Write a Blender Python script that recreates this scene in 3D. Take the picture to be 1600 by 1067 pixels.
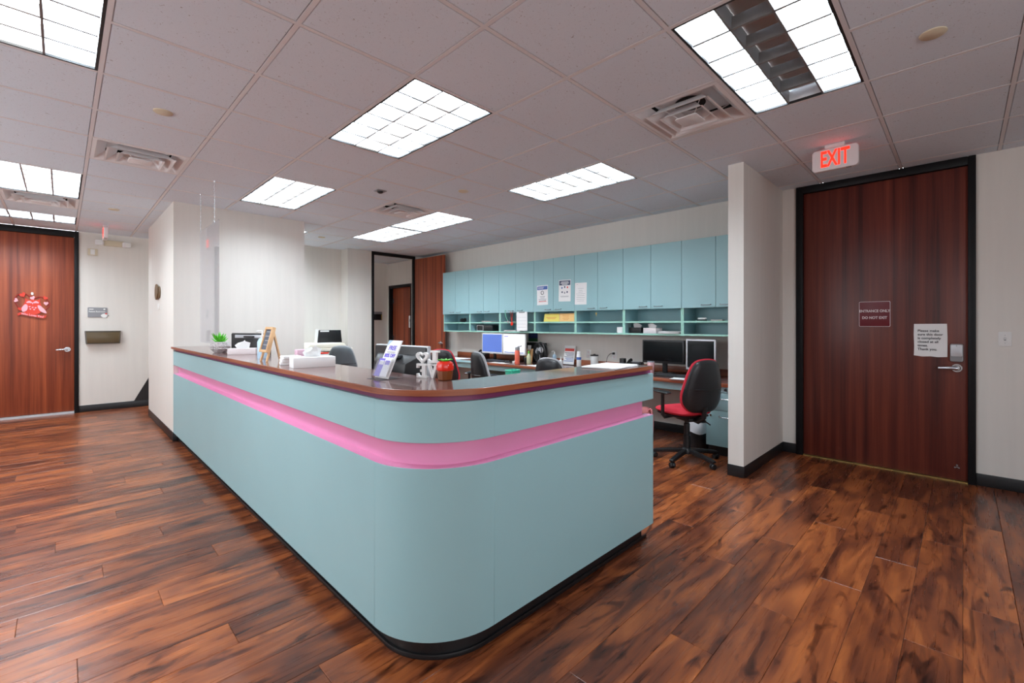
import bpy, bmesh, math, random
from mathutils import Matrix, Vector
R = math.radians
random.seed(7)
for o in list(bpy.data.objects): bpy.data.objects.remove(o)
SC = bpy.context.scene
COL = SC.collection

# ------------------------------------------------------------------ camera, light, exposure
FPX, PPX, PPY, YAW, CAMH = 703.4, 831.2, 507.3, 0.7635, 1.315     # focal length and principal point in px of the 1600x1067 frame
cam = bpy.data.objects.new('camera', bpy.data.cameras.new('camera'))
COL.objects.link(cam)
cam.data.sensor_width = 36.0
cam.data.lens = FPX / 1600 * 36
cam.data.shift_x = (800 - PPX) / 1600
cam.data.shift_y = (PPY - 533.5) / 1600
cam.data.clip_start = 0.05
cam.location = (0, 0, CAMH)
cam.rotation_euler = (R(90), 0, YAW - R(90))
SC.camera = cam

LAMP = 27.0                       # radiance of a lit fluorescent lamp bay
SKY = 4.6                         # sky radiance outside the added, unseen windows
world = bpy.data.worlds.new('world'); SC.world = world
world.use_nodes = True
world.node_tree.nodes['Background'].inputs[0].default_value = (0.92, 0.96, 1.0, 1)
world.node_tree.nodes['Background'].inputs[1].default_value = SKY
SC.view_settings.view_transform = 'Standard'
SC.view_settings.look = 'None'
SC.view_settings.gamma = 1.0
SC.view_settings.use_curve_mapping = False
# fill daylight: unseen windows added behind and beside the camera for the desk front (wall, from, to)
WINDOWS = [('left', 2.2, 4.2), ('left', 5.0, 7.0), ('front', -2.3, -.3), ('front', 0, 1.6)]
for wl, a, b in WINDOWS:          # sampling portals in the window openings
    ld = bpy.data.lights.new('window_portal', 'AREA'); ld.shape = 'RECTANGLE'; ld.size = 1.55; ld.size_y = b-a; ld.cycles.is_portal = True
    lo = bpy.data.objects.new('window_portal', ld); COL.objects.link(lo)
    lo.location = (-2.80, (a+b)/2, 1.675) if wl == 'left' else ((a+b)/2, -2.80, 1.675)
    lo.rotation_euler = (0, R(-90), 0) if wl == 'left' else (0, R(-90), R(90))
SC.view_settings.exposure = 0.36
SC.cycles.use_denoising = True
SC.cycles.max_bounces = 10
SC.cycles.diffuse_bounces = 5
SC.cycles.glossy_bounces = 4
SC.cycles.transmission_bounces = 6
SC.cycles.transparent_max_bounces = 8
SC.cycles.sample_clamp_indirect = 6.0
SC.cycles.caustics_reflective = False
SC.cycles.caustics_refractive = False

FW = (math.cos(YAW), math.sin(YAW)); RT = (math.sin(YAW), -math.cos(YAW))
def project(x, y, z):             # world point -> pixel of the 1600x1067 frame and its depth
    t = x*FW[0] + y*FW[1]; r = x*RT[0] + y*RT[1]
    if t < 0.05: return None
    return PPX + FPX*r/t, PPY - FPX*(z - CAMH)/t, t

# ------------------------------------------------------------------ mesh helpers
class MB:
    def __init__(s): s.v = []; s.f = []
    def add(s, vs, fs):
        n = len(s.v); s.v += [tuple(p) for p in vs]; s.f += [tuple(i + n for i in f) for f in fs]; return s
    def box(s, x0, y0, z0, x1, y1, z1):
        vs = [(x, y, z) for z in (z0, z1) for y in (y0, y1) for x in (x0, x1)]
        return s.add(vs, [(0, 2, 3, 1), (4, 5, 7, 6), (0, 1, 5, 4), (2, 6, 7, 3), (0, 4, 6, 2), (1, 3, 7, 5)])
    def cbox(s, cx, cy, cz, sx, sy, sz): return s.box(cx-sx/2, cy-sy/2, cz-sz/2, cx+sx/2, cy+sy/2, cz+sz/2)
    def cyl(s, p0, p1, r0, r1=None, n=16):
        r1 = r0 if r1 is None else r1
        p0, p1 = Vector(p0), Vector(p1); d = (p1 - p0).normalized()
        a = d.orthogonal().normalized(); b = d.cross(a)
        vs = []
        for p, r in ((p0, r0), (p1, r1)):
            vs += [p + (a*math.cos(2*math.pi*k/n) + b*math.sin(2*math.pi*k/n))*r for k in range(n)]
        fs = [(k, (k+1) % n, n + (k+1) % n, n + k) for k in range(n)]
        fs += [tuple(range(n-1, -1, -1)), tuple(range(n, 2*n))]
        return s.add(vs, fs)
    def tube(s, pts, r, n=8, closed=False):
        pts = [Vector(p) for p in pts]; m = len(pts); vs = []; a = None
        for i, p in enumerate(pts):
            q0 = pts[i-1] if (i or closed) else p
            q1 = pts[(i+1) % m] if (i < m-1 or closed) else p
            d = (q1 - q0).normalized()
            a = d.orthogonal().normalized() if a is None else (a - d*a.dot(d)).normalized()
            b = d.cross(a); rr = r[i] if isinstance(r, (list, tuple)) else r
            vs += [p + (a*math.cos(2*math.pi*k/n) + b*math.sin(2*math.pi*k/n))*rr for k in range(n)]
        fs = []
        for i in range(m if closed else m-1):
            j = (i+1) % m
            fs += [(i*n+k, i*n+(k+1) % n, j*n+(k+1) % n, j*n+k) for k in range(n)]
        if not closed: fs += [tuple(range(n-1, -1, -1)), tuple(range((m-1)*n, m*n))]
        return s.add(vs, fs)
    def lathe(s, prof, n=24, c=(0, 0, 0)):
        vs = []; fs = []
        for r, z in prof:
            vs += [(c[0] + max(r, 1e-4)*math.cos(2*math.pi*k/n), c[1] + max(r, 1e-4)*math.sin(2*math.pi*k/n), c[2] + z) for k in range(n)]
        for i in range(len(prof)-1):
            fs += [(i*n+k, i*n+(k+1) % n, (i+1)*n+(k+1) % n, (i+1)*n+k) for k in range(n)]
        fs += [tuple(range(n-1, -1, -1)), tuple(range((len(prof)-1)*n, len(prof)*n))]
        return s.add(vs, fs)
    def prism(s, poly, axis, a, b):
        def P(u, w, t): return {'x': (t, u, w), 'y': (u, t, w), 'z': (u, w, t)}[axis]
        n = len(poly); vs = [P(u, w, a) for u, w in poly] + [P(u, w, b) for u, w in poly]
        fs = [tuple(range(n-1, -1, -1)), tuple(range(n, 2*n))] + [(k, (k+1) % n, n + (k+1) % n, n + k) for k in range(n)]
        return s.add(vs, fs)
    def ball(s, c, rx, ry=None, rz=None, nu=16, nv=10):
        ry = ry or rx; rz = rz or rx
        prof = [(math.sin(math.pi*i/nv), -math.cos(math.pi*i/nv)) for i in range(nv+1)]
        vs = []; fs = []
        for r, z in prof:
            r = max(r, 1e-3)
            vs += [(c[0]+rx*r*math.cos(2*math.pi*k/nu), c[1]+ry*r*math.sin(2*math.pi*k/nu), c[2]+rz*z) for k in range(nu)]
        for i in range(nv): fs += [(i*nu+k, i*nu+(k+1) % nu, (i+1)*nu+(k+1) % nu, (i+1)*nu+k) for k in range(nu)]
        return s.add(vs, fs)
    def puff(s, poly, fn, front, back, rings=4):
        # cushion: a closed outline swelling to both sides; fn(u, w, t) -> 3D
        n = len(poly); cu = sum(p[0] for p in poly)/n; cw = sum(p[1] for p in poly)/n
        layers = []
        for k in range(rings+1):
            a = k/rings*math.pi/2; layers.append((math.cos(a)**0.45 if k < rings else 0.02, -back*math.sin(a)))
        layers = layers[::-1]
        for k in range(1, rings+1):
            a = k/rings*math.pi/2; layers.append((math.cos(a)**0.45 if k < rings else 0.02, front*math.sin(a)))
        vs = []; fs = []
        for sc, t in layers: vs += [fn(cu + (u-cu)*sc, cw + (w-cw)*sc, t) for u, w in poly]
        m = len(layers)
        for i in range(m-1): fs += [(i*n+k, i*n+(k+1) % n, (i+1)*n+(k+1) % n, (i+1)*n+k) for k in range(n)]
        fs += [tuple(range(n-1, -1, -1)), tuple(range((m-1)*n, m*n))]
        return s.add(vs, fs)
    def xf(s, M):
        s.v = [tuple(M @ Vector(p)) for p in s.v]; return s
    def mesh(s, name, bevel=0, seg=2, smooth=40):
        bm = bmesh.new()
        vv = [bm.verts.new(p) for p in s.v]
        for f in s.f:
            try: bm.faces.new([vv[i] for i in f])
            except ValueError: pass
        bmesh.ops.recalc_face_normals(bm, faces=bm.faces[:])
        if bevel:
            es = [e for e in bm.edges if len(e.link_faces) == 2 and e.calc_face_angle(0) > 0.6]
            bmesh.ops.bevel(bm, geom=es, offset=bevel, segments=seg, profile=0.5, affect='EDGES', clamp_overlap=True)
        me = bpy.data.meshes.new(name); bm.to_mesh(me); bm.free()
        if smooth:
            me.shade_smooth(); me.set_sharp_from_angle(angle=R(smooth))
        return me
    def build(s, name, m, parent=None, bevel=0, seg=2, smooth=40, loc=(0, 0, 0), rz=0):
        return put(name, s.mesh(name, bevel, seg, smooth), m, parent, loc, rz)

def put(name, me, m, parent=None, loc=(0, 0, 0), rz=0):
    o = bpy.data.objects.new(name, me); COL.objects.link(o)
    if m is not None and not me.materials: me.materials.append(m)
    o.location = loc; o.rotation_euler = (0, 0, rz); o.parent = parent
    return o
def tag(o, label=None, cat=None, group=None, kind=None):
    if label: o['label'] = label
    if cat: o['category'] = cat
    if group: o['group'] = group
    if kind: o['kind'] = kind
    return o
def thing(name, label, cat, loc=(0, 0, 0), rz=0, group=None):
    o = bpy.data.objects.new(name, None); COL.objects.link(o)
    o.location = loc; o.rotation_euler = (0, 0, rz); o.empty_display_size = 0.1
    return tag(o, label, cat, group)
def struct(name, mb, m, bevel=0, parent=None, smooth=40):
    o = mb.build(name, m, parent, bevel, smooth=smooth)
    if parent is None: tag(o, kind='structure')
    return o
def sempty(name):
    o = bpy.data.objects.new(name, None); COL.objects.link(o); return tag(o, kind='structure')
def dup(o, loc=None, rz=None, label=None, group=None, parent=None):
    c = o.copy(); COL.objects.link(c); c.parent = parent
    if loc is not None: c.location = loc
    if rz is not None: c.rotation_euler = (0, 0, rz)
    if label: c['label'] = label
    if group: c['group'] = group
    for ch in list(o.children): dup(ch, parent=c)
    return c
FACE_X = (R(90), 0, R(-90))       # print on a face that looks towards -X
FACE_Y = (R(90), 0, 0)            # print on a face that looks towards -Y
def text(s, size, loc, rot, m, parent=None, name='lettering', align='CENTER', extrude=0.0006, sx=1.0, bold=0.0, spacing=1.0, line=1.0):
    cu = bpy.data.curves.new(name, 'FONT'); cu.body = s; cu.size = size; cu.align_x = align; cu.align_y = 'CENTER'
    cu.extrude = extrude; cu.offset = bold; cu.resolution_u = 3; cu.space_character = spacing; cu.space_line = line
    t = bpy.data.objects.new('tmp', cu); COL.objects.link(t)
    dg = bpy.context.evaluated_depsgraph_get()
    me = bpy.data.meshes.new_from_object(t.evaluated_get(dg)); me.name = name
    bpy.data.objects.remove(t); bpy.data.curves.remove(cu)
    me.materials.clear()
    o = put(name, me, m, parent, loc); o.rotation_euler = rot; o.scale = (sx, 1, 1)
    return o
def curve_pts(ctrl, n=8, closed=True):      # Catmull-Rom
    out = []; m = len(ctrl)
    for i in range(m if closed else m-1):
        p = [Vector(ctrl[(i+k) % m] if closed else ctrl[min(max(i+k, 0), m-1)]) for k in (-1, 0, 1, 2)]
        for j in range(n):
            t = j/n
            out.append(tuple(0.5*((2*p[1]) + (p[2]-p[0])*t + (2*p[0]-5*p[1]+4*p[2]-p[3])*t*t + (3*p[1]-p[0]-3*p[2]+p[3])*t**3)))
    if not closed: out.append(tuple(ctrl[-1]))
    return out
def rrect(w, h, r, n=5, cx=0, cy=0):
    out = []
    for qx, qy, a0 in ((1, 1, 0), (-1, 1, 90), (-1, -1, 180), (1, -1, 270)):
        for k in range(n+1):
            a = R(a0 + 90*k/n); out.append((cx + qx*(w/2-r) + r*math.cos(a), cy + qy*(h/2-r) + r*math.sin(a)))
    return out
def heart(s, n=24):
    return [(s*16*math.sin(t)**3/17, s*(13*math.cos(t)-5*math.cos(2*t)-2*math.cos(3*t)-math.cos(4*t))/17) for t in [2*math.pi*k/n for k in range(n)]]

# ------------------------------------------------------------------ materials
def lin(c):
    return tuple(((x/255)/12.92 if x/255 <= 0.04045 else ((x/255+0.055)/1.055)**2.4) for x in c) + (1,)
def mat(name, rgb, rough=0.5, metal=0.0, emit=0.0, var=0.0, vscale=6.0, bump=0.0, bscale=80.0, coat=0.0, spec=0.5, stretch=None):
    m = bpy.data.materials.new(name); m.use_nodes = True
    nt = m.node_tree; b = nt.nodes['Principled BSDF']
    b.inputs['Base Color'].default_value = lin(rgb)
    b.inputs['Roughness'].default_value = rough; b.inputs['Metallic'].default_value = metal
    b.inputs['Coat Weight'].default_value = coat; b.inputs['Specular IOR Level'].default_value = spec
    if emit:
        b.inputs['Emission Color'].default_value = lin(rgb); b.inputs['Emission Strength'].default_value = emit
    tc = nt.nodes.new('ShaderNodeTexCoord')
    if var or bump:
        mp = nt.nodes.new('ShaderNodeMapping'); nt.links.new(tc.outputs['Object'], mp.inputs[0])
        if stretch: mp.inputs['Scale'].default_value = stretch
    if var:
        nz = nt.nodes.new('ShaderNodeTexNoise'); nz.inputs['Scale'].default_value = vscale; nz.inputs['Detail'].default_value = 4
        nt.links.new(mp.outputs[0], nz.inputs['Vector'])
        rp = nt.nodes.new('ShaderNodeValToRGB'); c = lin(rgb)
        rp.color_ramp.elements[0].position = 0.3; rp.color_ramp.elements[1].position = 0.7
        rp.color_ramp.elements[0].color = tuple(x*(1-var) for x in c[:3]) + (1,)
        rp.color_ramp.elements[1].color = tuple(min(1, x*(1+var)) for x in c[:3]) + (1,)
        nt.links.new(nz.outputs['Fac'], rp.inputs[0]); nt.links.new(rp.outputs[0], b.inputs['Base Color'])
    if bump:
        n2 = nt.nodes.new('ShaderNodeTexNoise'); n2.inputs['Scale'].default_value = bscale; n2.inputs['Detail'].default_value = 3
        nt.links.new(mp.outputs[0], n2.inputs['Vector'])
        bp = nt.nodes.new('ShaderNodeBump'); bp.inputs['Strength'].default_value = bump; bp.inputs['Distance'].default_value = 0.002
        nt.links.new(n2.outputs['Fac'], bp.inputs['Height']); nt.links.new(bp.outputs[0], b.inputs['Normal'])
    return m
def N(nt, t, **k):
    n = nt.nodes.new(t)
    for a, v in k.items(): setattr(n, a, v)
    return n
def math_node(nt, op, a, b=None):
    n = N(nt, 'ShaderNodeMath', operation=op)
    for i, x in enumerate((a, b)):
        if x is None: continue
        if isinstance(x, (int, float)): n.inputs[i].default_value = x
        else: nt.links.new(x, n.inputs[i])
    return n.outputs[0]
def ramp(nt, fac, stops):
    r = N(nt, 'ShaderNodeValToRGB'); e = r.color_ramp.elements
    while len(e) < len(stops): e.new(0.5)
    for k, (p, c) in enumerate(stops): e[k].position = p; e[k].color = lin(c)
    nt.links.new(fac, r.inputs[0]); return r.outputs[0]

PLANK_W, PLANK_L = 0.18, 1.22
def floor_material():
    m = bpy.data.materials.new('wood plank laminate'); m.use_nodes = True; nt = m.node_tree; L = nt.links
    b = nt.nodes['Principled BSDF']; g = N(nt, 'ShaderNodeNewGeometry'); sp = N(nt, 'ShaderNodeSeparateXYZ'); L.new(g.outputs['Position'], sp.inputs[0])
    row = math_node(nt, 'FLOOR', math_node(nt, 'DIVIDE', sp.outputs[1], PLANK_W))
    off = math_node(nt, 'FRACT', math_node(nt, 'MULTIPLY', row, 0.381966))
    colx = math_node(nt, 'ADD', math_node(nt, 'DIVIDE', sp.outputs[0], PLANK_L), off)
    ci = math_node(nt, 'FLOOR', colx)
    cv = N(nt, 'ShaderNodeCombineXYZ'); L.new(row, cv.inputs[0]); L.new(ci, cv.inputs[1])
    wn = N(nt, 'ShaderNodeTexWhiteNoise', noise_dimensions='2D'); L.new(cv.outputs[0], wn.inputs['Vector'])
    # grain coordinates: shifted from plank to plank
    vm = N(nt, 'ShaderNodeVectorMath', operation='SCALE'); L.new(wn.outputs['Color'], vm.inputs[0]); vm.inputs['Scale'].default_value = 40
    va = N(nt, 'ShaderNodeVectorMath', operation='ADD'); L.new(g.outputs['Position'], va.inputs[0]); L.new(vm.outputs[0], va.inputs[1])
    mp = N(nt, 'ShaderNodeMapping'); L.new(va.outputs[0], mp.inputs[0]); mp.inputs['Scale'].default_value = (1.1, 5.0, 1)
    n1 = N(nt, 'ShaderNodeTexNoise'); L.new(mp.outputs[0], n1.inputs['Vector']); n1.inputs['Scale'].default_value = 1.5; n1.inputs['Detail'].default_value = 8; n1.inputs['Distortion'].default_value = 1.1; n1.inputs['Roughness'].default_value = 0.52
    mp2 = N(nt, 'ShaderNodeMapping'); L.new(va.outputs[0], mp2.inputs[0]); mp2.inputs['Scale'].default_value = (1.8, 42, 1)
    n2 = N(nt, 'ShaderNodeTexNoise'); L.new(mp2.outputs[0], n2.inputs['Vector']); n2.inputs['Scale'].default_value = 1.4; n2.inputs['Detail'].default_value = 4; n2.inputs['Distortion'].default_value = 0.5
    mp3 = N(nt, 'ShaderNodeMapping'); L.new(va.outputs[0], mp3.inputs[0]); mp3.inputs['Scale'].default_value = (1.5, 5.0, 1)
    n3 = N(nt, 'ShaderNodeTexNoise'); L.new(mp3.outputs[0], n3.inputs['Vector']); n3.inputs['Scale'].default_value = 1.8; n3.inputs['Detail'].default_value = 4; n3.inputs['Distortion'].default_value = 2.2
    f = math_node(nt, 'ADD', math_node(nt, 'MULTIPLY', n1.outputs['Fac'], 0.84), math_node(nt, 'MULTIPLY', n2.outputs['Fac'], 0.16))
    f = math_node(nt, 'ADD', f, math_node(nt, 'MULTIPLY', math_node(nt, 'SUBTRACT', wn.outputs['Value'], 0.5), 0.12))
    base = ramp(nt, f, [(0.33, (66, 33, 22)), (0.44, (100, 51, 31)), (0.54, (132, 70, 38)), (0.68, (164, 92, 48))])
    dark = ramp(nt, n3.outputs['Fac'], [(0.27, (92, 78, 80)), (0.36, (190, 180, 178)), (0.43, (255, 255, 255)), (1.0, (255, 255, 255))])
    mx = N(nt, 'ShaderNodeMix', data_type='RGBA', blend_type='MULTIPLY'); mx.inputs[0].default_value = 0.9
    L.new(base, mx.inputs[6]); L.new(dark, mx.inputs[7])
    hs = N(nt, 'ShaderNodeHueSaturation'); L.new(mx.outputs[2], hs.inputs['Color']); hs.inputs['Saturation'].default_value = 1.0
    L.new(math_node(nt, 'ADD', 0.88, math_node(nt, 'MULTIPLY', wn.outputs['Value'], 0.24)), hs.inputs['Value'])
    L.new(hs.outputs[0], b.inputs['Base Color'])
    b.inputs['Roughness'].default_value = 0.27; b.inputs['Specular IOR Level'].default_value = 0.5
    rr = math_node(nt, 'ADD', 0.20, math_node(nt, 'MULTIPLY', n2.outputs['Fac'], 0.18)); L.new(rr, b.inputs['Roughness'])
    bp = N(nt, 'ShaderNodeBump'); bp.inputs['Strength'].default_value = 0.12; bp.inputs['Distance'].default_value = 0.002
    L.new(n2.outputs['Fac'], bp.inputs['Height']); L.new(bp.outputs[0], b.inputs['Normal'])
    return m
def veneer(name, stops, rough=0.3, axis=(14, 14, 0.35)):
    m = bpy.data.materials.new(name); m.use_nodes = True; nt = m.node_tree; L = nt.links; b = nt.nodes['Principled BSDF']
    tc = N(nt, 'ShaderNodeTexCoord'); mp = N(nt, 'ShaderNodeMapping'); L.new(tc.outputs['Object'], mp.inputs[0]); mp.inputs['Scale'].default_value = axis
    n1 = N(nt, 'ShaderNodeTexNoise'); L.new(mp.outputs[0], n1.inputs['Vector']); n1.inputs['Scale'].default_value = 1.0; n1.inputs['Detail'].default_value = 3; n1.inputs['Roughness'].default_value = 0.5
    mp2 = N(nt, 'ShaderNodeMapping'); L.new(tc.outputs['Object'], mp2.inputs[0]); mp2.inputs['Scale'].default_value = tuple(x*6 for x in axis)
    n2 = N(nt, 'ShaderNodeTexNoise'); L.new(mp2.outputs[0], n2.inputs['Vector']); n2.inputs['Scale'].default_value = 1.0; n2.inputs['Detail'].default_value = 2
    f = math_node(nt, 'ADD', math_node(nt, 'MULTIPLY', n1.outputs['Fac'], 0.8), math_node(nt, 'MULTIPLY', n2.outputs['Fac'], 0.2))
    L.new(ramp(nt, f, stops), b.inputs['Base Color'])
    b.inputs['Roughness'].default_value = rough
    return m
def tile_material():
    m = bpy.data.materials.new('fissured acoustic tile'); m.use_nodes = True; nt = m.node_tree; L = nt.links; b = nt.nodes['Principled BSDF']
    g = N(nt, 'ShaderNodeNewGeometry')
    n1 = N(nt, 'ShaderNodeTexNoise'); L.new(g.outputs['Position'], n1.inputs['Vector']); n1.inputs['Scale'].default_value = 130; n1.inputs['Detail'].default_value = 2; n1.inputs['Distortion'].default_value = 0.8
    n2 = N(nt, 'ShaderNodeTexNoise'); L.new(g.outputs['Position'], n2.inputs['Vector']); n2.inputs['Scale'].default_value = 75; n2.inputs['Detail'].default_value = 1; n2.inputs['Distortion'].default_value = 1.5
    f = math_node(nt, 'MINIMUM', n1.outputs['Fac'], math_node(nt, 'ADD', n2.outputs['Fac'], 0.03))
    L.new(ramp(nt, f, [(0.25, (150, 146, 148)), (0.31, (224, 234, 244)), (1.0, (228, 238, 248))]), b.inputs['Base Color'])
    b.inputs['Roughness'].default_value = 0.9; b.inputs['Specular IOR Level'].default_value = 0.1
    bp = N(nt, 'ShaderNodeBump'); bp.inputs['Strength'].default_value = 0.15; bp.inputs['Distance'].default_value = 0.002
    L.new(f, bp.inputs['Height']); L.new(bp.outputs[0], b.inputs['Normal'])
    return m
def acrylic(name, tint=(250, 250, 252), rough=0.02, alpha=0.12, refl=0.6):
    m = bpy.data.materials.new(name); m.use_nodes = True; nt = m.node_tree; L = nt.links
    nt.nodes.remove(nt.nodes['Principled BSDF']); out = nt.nodes['Material Output']
    tr = N(nt, 'ShaderNodeBsdfTransparent'); tr.inputs[0].default_value = lin(tint)
    gl = N(nt, 'ShaderNodeBsdfGlossy'); gl.inputs['Roughness'].default_value = rough
    df = N(nt, 'ShaderNodeBsdfDiffuse'); df.inputs[0].default_value = lin(tint)
    fr = N(nt, 'ShaderNodeFresnel'); fr.inputs[0].default_value = 1.49
    m1 = N(nt, 'ShaderNodeMixShader'); m1.inputs[0].default_value = alpha; L.new(tr.outputs[0], m1.inputs[1]); L.new(df.outputs[0], m1.inputs[2])
    m2 = N(nt, 'ShaderNodeMixShader'); L.new(math_node(nt, 'MULTIPLY', fr.outputs[0], refl), m2.inputs[0]); L.new(m1.outputs[0], m2.inputs[1]); L.new(gl.outputs[0], m2.inputs[2])
    L.new(m2.outputs[0], out.inputs[0])
    return m

M = dict(
    floor=floor_material(), tile=tile_material(),
    tbar=mat('white grid bar', (226, 224, 226), 0.5),
    dark=mat('dark gap', (20, 18, 18), 0.9),
    wall=mat('pale vinyl wallcovering', (226, 221, 214), 0.6, var=0.02, vscale=3, bump=0.25, bscale=60, stretch=(6, 6, 0.4), spec=0.3),
    plenum=mat('plain gypsum', (210, 206, 200), 0.8),
    base=mat('black vinyl base', (26, 26, 28), 0.4, var=0.1, vscale=20),
    frame=mat('black painted door frame', (20, 20, 22), 0.45, bump=0.05, bscale=200, spec=0.25),
    doorwood=veneer('red brown door veneer', [(0.33, (100, 44, 28)), (0.45, (136, 62, 38)), (0.55, (156, 76, 46)), (0.68, (178, 90, 54))], 0.42),
    doordark=veneer('dark mahogany door veneer', [(0.33, (66, 26, 22)), (0.45, (92, 38, 30)), (0.55, (106, 46, 34)), (0.68, (124, 58, 42))], 0.38),  # exit door's maroon veneer, colour darkened further for the weak light there
    teal=mat('teal laminate', (152, 190, 195), 0.38, var=0.015, vscale=2.5, spec=0.4),
    mint=mat('mint edge band', (160, 212, 196), 0.45),
    pink=mat('pink laminate', (230, 152, 192), 0.32, spec=0.5, var=0.02),
    mauve=mat('mauve strip', (128, 52, 92), 0.4),
    counter=mat('brown counter laminate', (104, 72, 68), 0.13, var=0.12, vscale=14, spec=0.6, coat=0.3),
    woodedge=veneer('wood edge band', [(0.35, (110, 56, 36)), (0.5, (146, 80, 52)), (0.7, (168, 98, 64))], 0.35, (2, 2, 60)),
    white=mat('white plastic', (232, 232, 230), 0.4), paper=mat('white paper', (238, 237, 236), 0.8),
    troffer=mat('white enamel reflector', (236, 236, 238), 0.35), louver=mat('specular louver', (116, 113, 112), 0.35, spec=0.4),
    troffer_edge=mat('dark reveal', (30, 28, 28), 0.6),
    vent=mat('white diffuser paint', (238, 238, 240), 0.5), cream=mat('cream sprinkler cap', (216, 204, 178), 0.5),
    black=mat('black plastic', (22, 22, 24), 0.38, bump=0.05, bscale=300), blackgloss=mat('black gloss', (10, 10, 12), 0.12),
    darkgrey=mat('dark grey plastic', (62, 66, 70), 0.45), grey=mat('grey plastic', (150, 150, 152), 0.45), silver=mat('silver plastic', (205, 206, 210), 0.35, metal=0.2),
    handle=mat('satin nickel pull', (150, 160, 164), 0.35, metal=0.9),
    chrome=mat('brushed steel', (205, 206, 210), 0.25, metal=0.95), shell=mat('black chair shell', (30, 30, 33), 0.33),
    redfab=mat('red chair fabric', (206, 38, 58), 0.75, var=0.06, vscale=120, bump=0.2, bscale=400), greyfab=mat('grey chair fabric', (170, 168, 170), 0.8, var=0.05, vscale=120, bump=0.2, bscale=400),
    blackfab=mat('black chair fabric', (34, 33, 36), 0.8, bump=0.2, bscale=400), greyshell=mat('grey chair shell', (88, 94, 98), 0.3),
    red=mat('red plastic', (226, 46, 28), 0.2), brown=mat('brown glaze', (120, 62, 22), 0.3), green=mat('bright green', (84, 186, 40), 0.5, var=0.15, vscale=30),
    pine=mat('pale pine', (222, 180, 134), 0.55, var=0.08, vscale=12), chalk=mat('chalkboard', (88, 94, 108), 0.7, var=0.2, vscale=25),
    bronze=mat('smoked bronze plastic', (92, 76, 50), 0.3), bronze_dark=mat('dark bronze plastic', (58, 46, 32), 0.3),
    plaque=mat('grey plaque', (142, 142, 146), 0.5), purple=mat('purple print', (128, 112, 214), 0.7), blueprint=mat('blue print', (74, 104, 172), 0.7),
    navy=mat('navy print', (62, 74, 98), 0.7), ink=mat('black ink', (30, 30, 36), 0.8), greyink=mat('grey ink', (150, 152, 158), 0.8), redink=mat('red ink', (224, 88, 80), 0.8),
    maroon=mat('maroon sign plastic', (104, 14, 30), 0.4), signwhite=mat('white engraving', (226, 214, 214), 0.6),
    yellow=mat('yellow card', (238, 220, 110), 0.7), orange=mat('pale orange card', (250, 204, 136), 0.7), amber=mat('orange ink', (226, 150, 80), 0.8),
    salmon=mat('salmon bottle', (240, 116, 92), 0.4), pinkcup=mat('pale pink tumbler', (226, 184, 188), 0.4), kraft=mat('kraft cardboard', (206, 158, 108), 0.8),
    pale_green=mat('pale green bottle', (214, 218, 178), 0.4), aqua=mat('aqua plastic', (70, 200, 166), 0.35), skyblue=mat('sanitizer gel', (186, 214, 234), 0.15),
    owlred=mat('owl red felt', (222, 70, 52), 0.7), owlpink=mat('owl pink felt', (246, 178, 190), 0.7), owldark=mat('dark red wire', (170, 40, 40), 0.5),
    pot=mat('speckled stone pot', (188, 182, 182), 0.7, var=0.35, vscale=90), liner=mat('white bin liner', (214, 214, 218), 0.45, bump=0.6, bscale=30),
    wooddisc=mat('brown wood disc', (112, 88, 62), 0.5, var=0.15, vscale=30), brass=mat('brass strip', (196, 168, 104), 0.35, metal=0.8),
    exitred=mat('lit red letters', (255, 30, 12), 0.5, emit=2.4), exitface=mat('white sign face', (226, 214, 214), 0.45),
    lampon=mat('lit lamp bay', (226, 243, 255), 0.5, emit=LAMP), lampwarm=mat('lit warm lamp bay', (238, 244, 246), 0.5, emit=LAMP*0.9), lampoff=mat('unlit lamp bay', (172, 158, 148), 0.5),
    screen_blue=mat('blue desktop screen', (78, 102, 170), 0.3, emit=0.55), screen_white=mat('white window screen', (240, 242, 250), 0.3, emit=0.5),
    beige=mat('beige office plastic', (222, 216, 200), 0.5), keygrey=mat('keycap grey', (58, 58, 62), 0.5), glass=acrylic('clear acrylic', alpha=0.07, refl=0.35), pet=acrylic('clear bottle plastic', (236, 244, 250), 0.05, 0.25), blackwall=mat('black scuff panel', (34, 33, 35), 0.35),
    pinkbox=mat('pink box', (214, 176, 192), 0.6), posterdark=mat('dark night print', (34, 44, 96), 0.6, var=0.5, vscale=40), postergreen=mat('green print', (30, 84, 50), 0.6),
    backpack=mat('dusty pink strap', (196, 116, 116), 0.8), greencord=mat('green lanyard', (120, 196, 168), 0.6),
)

# ------------------------------------------------------------------ the room
X1, Y1, CZ = 5.19, 9.57, 2.709           # wall with the cabinets, far wall, ceiling height
X0, Y0 = -2.75, -2.75
GX, GY, U = 0.1482, 0.3979, 0.6096       # ceiling grid origin and pitch (2 ft)
gx = lambda i: GX + i*U
gy = lambda j: GY + j*U

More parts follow.
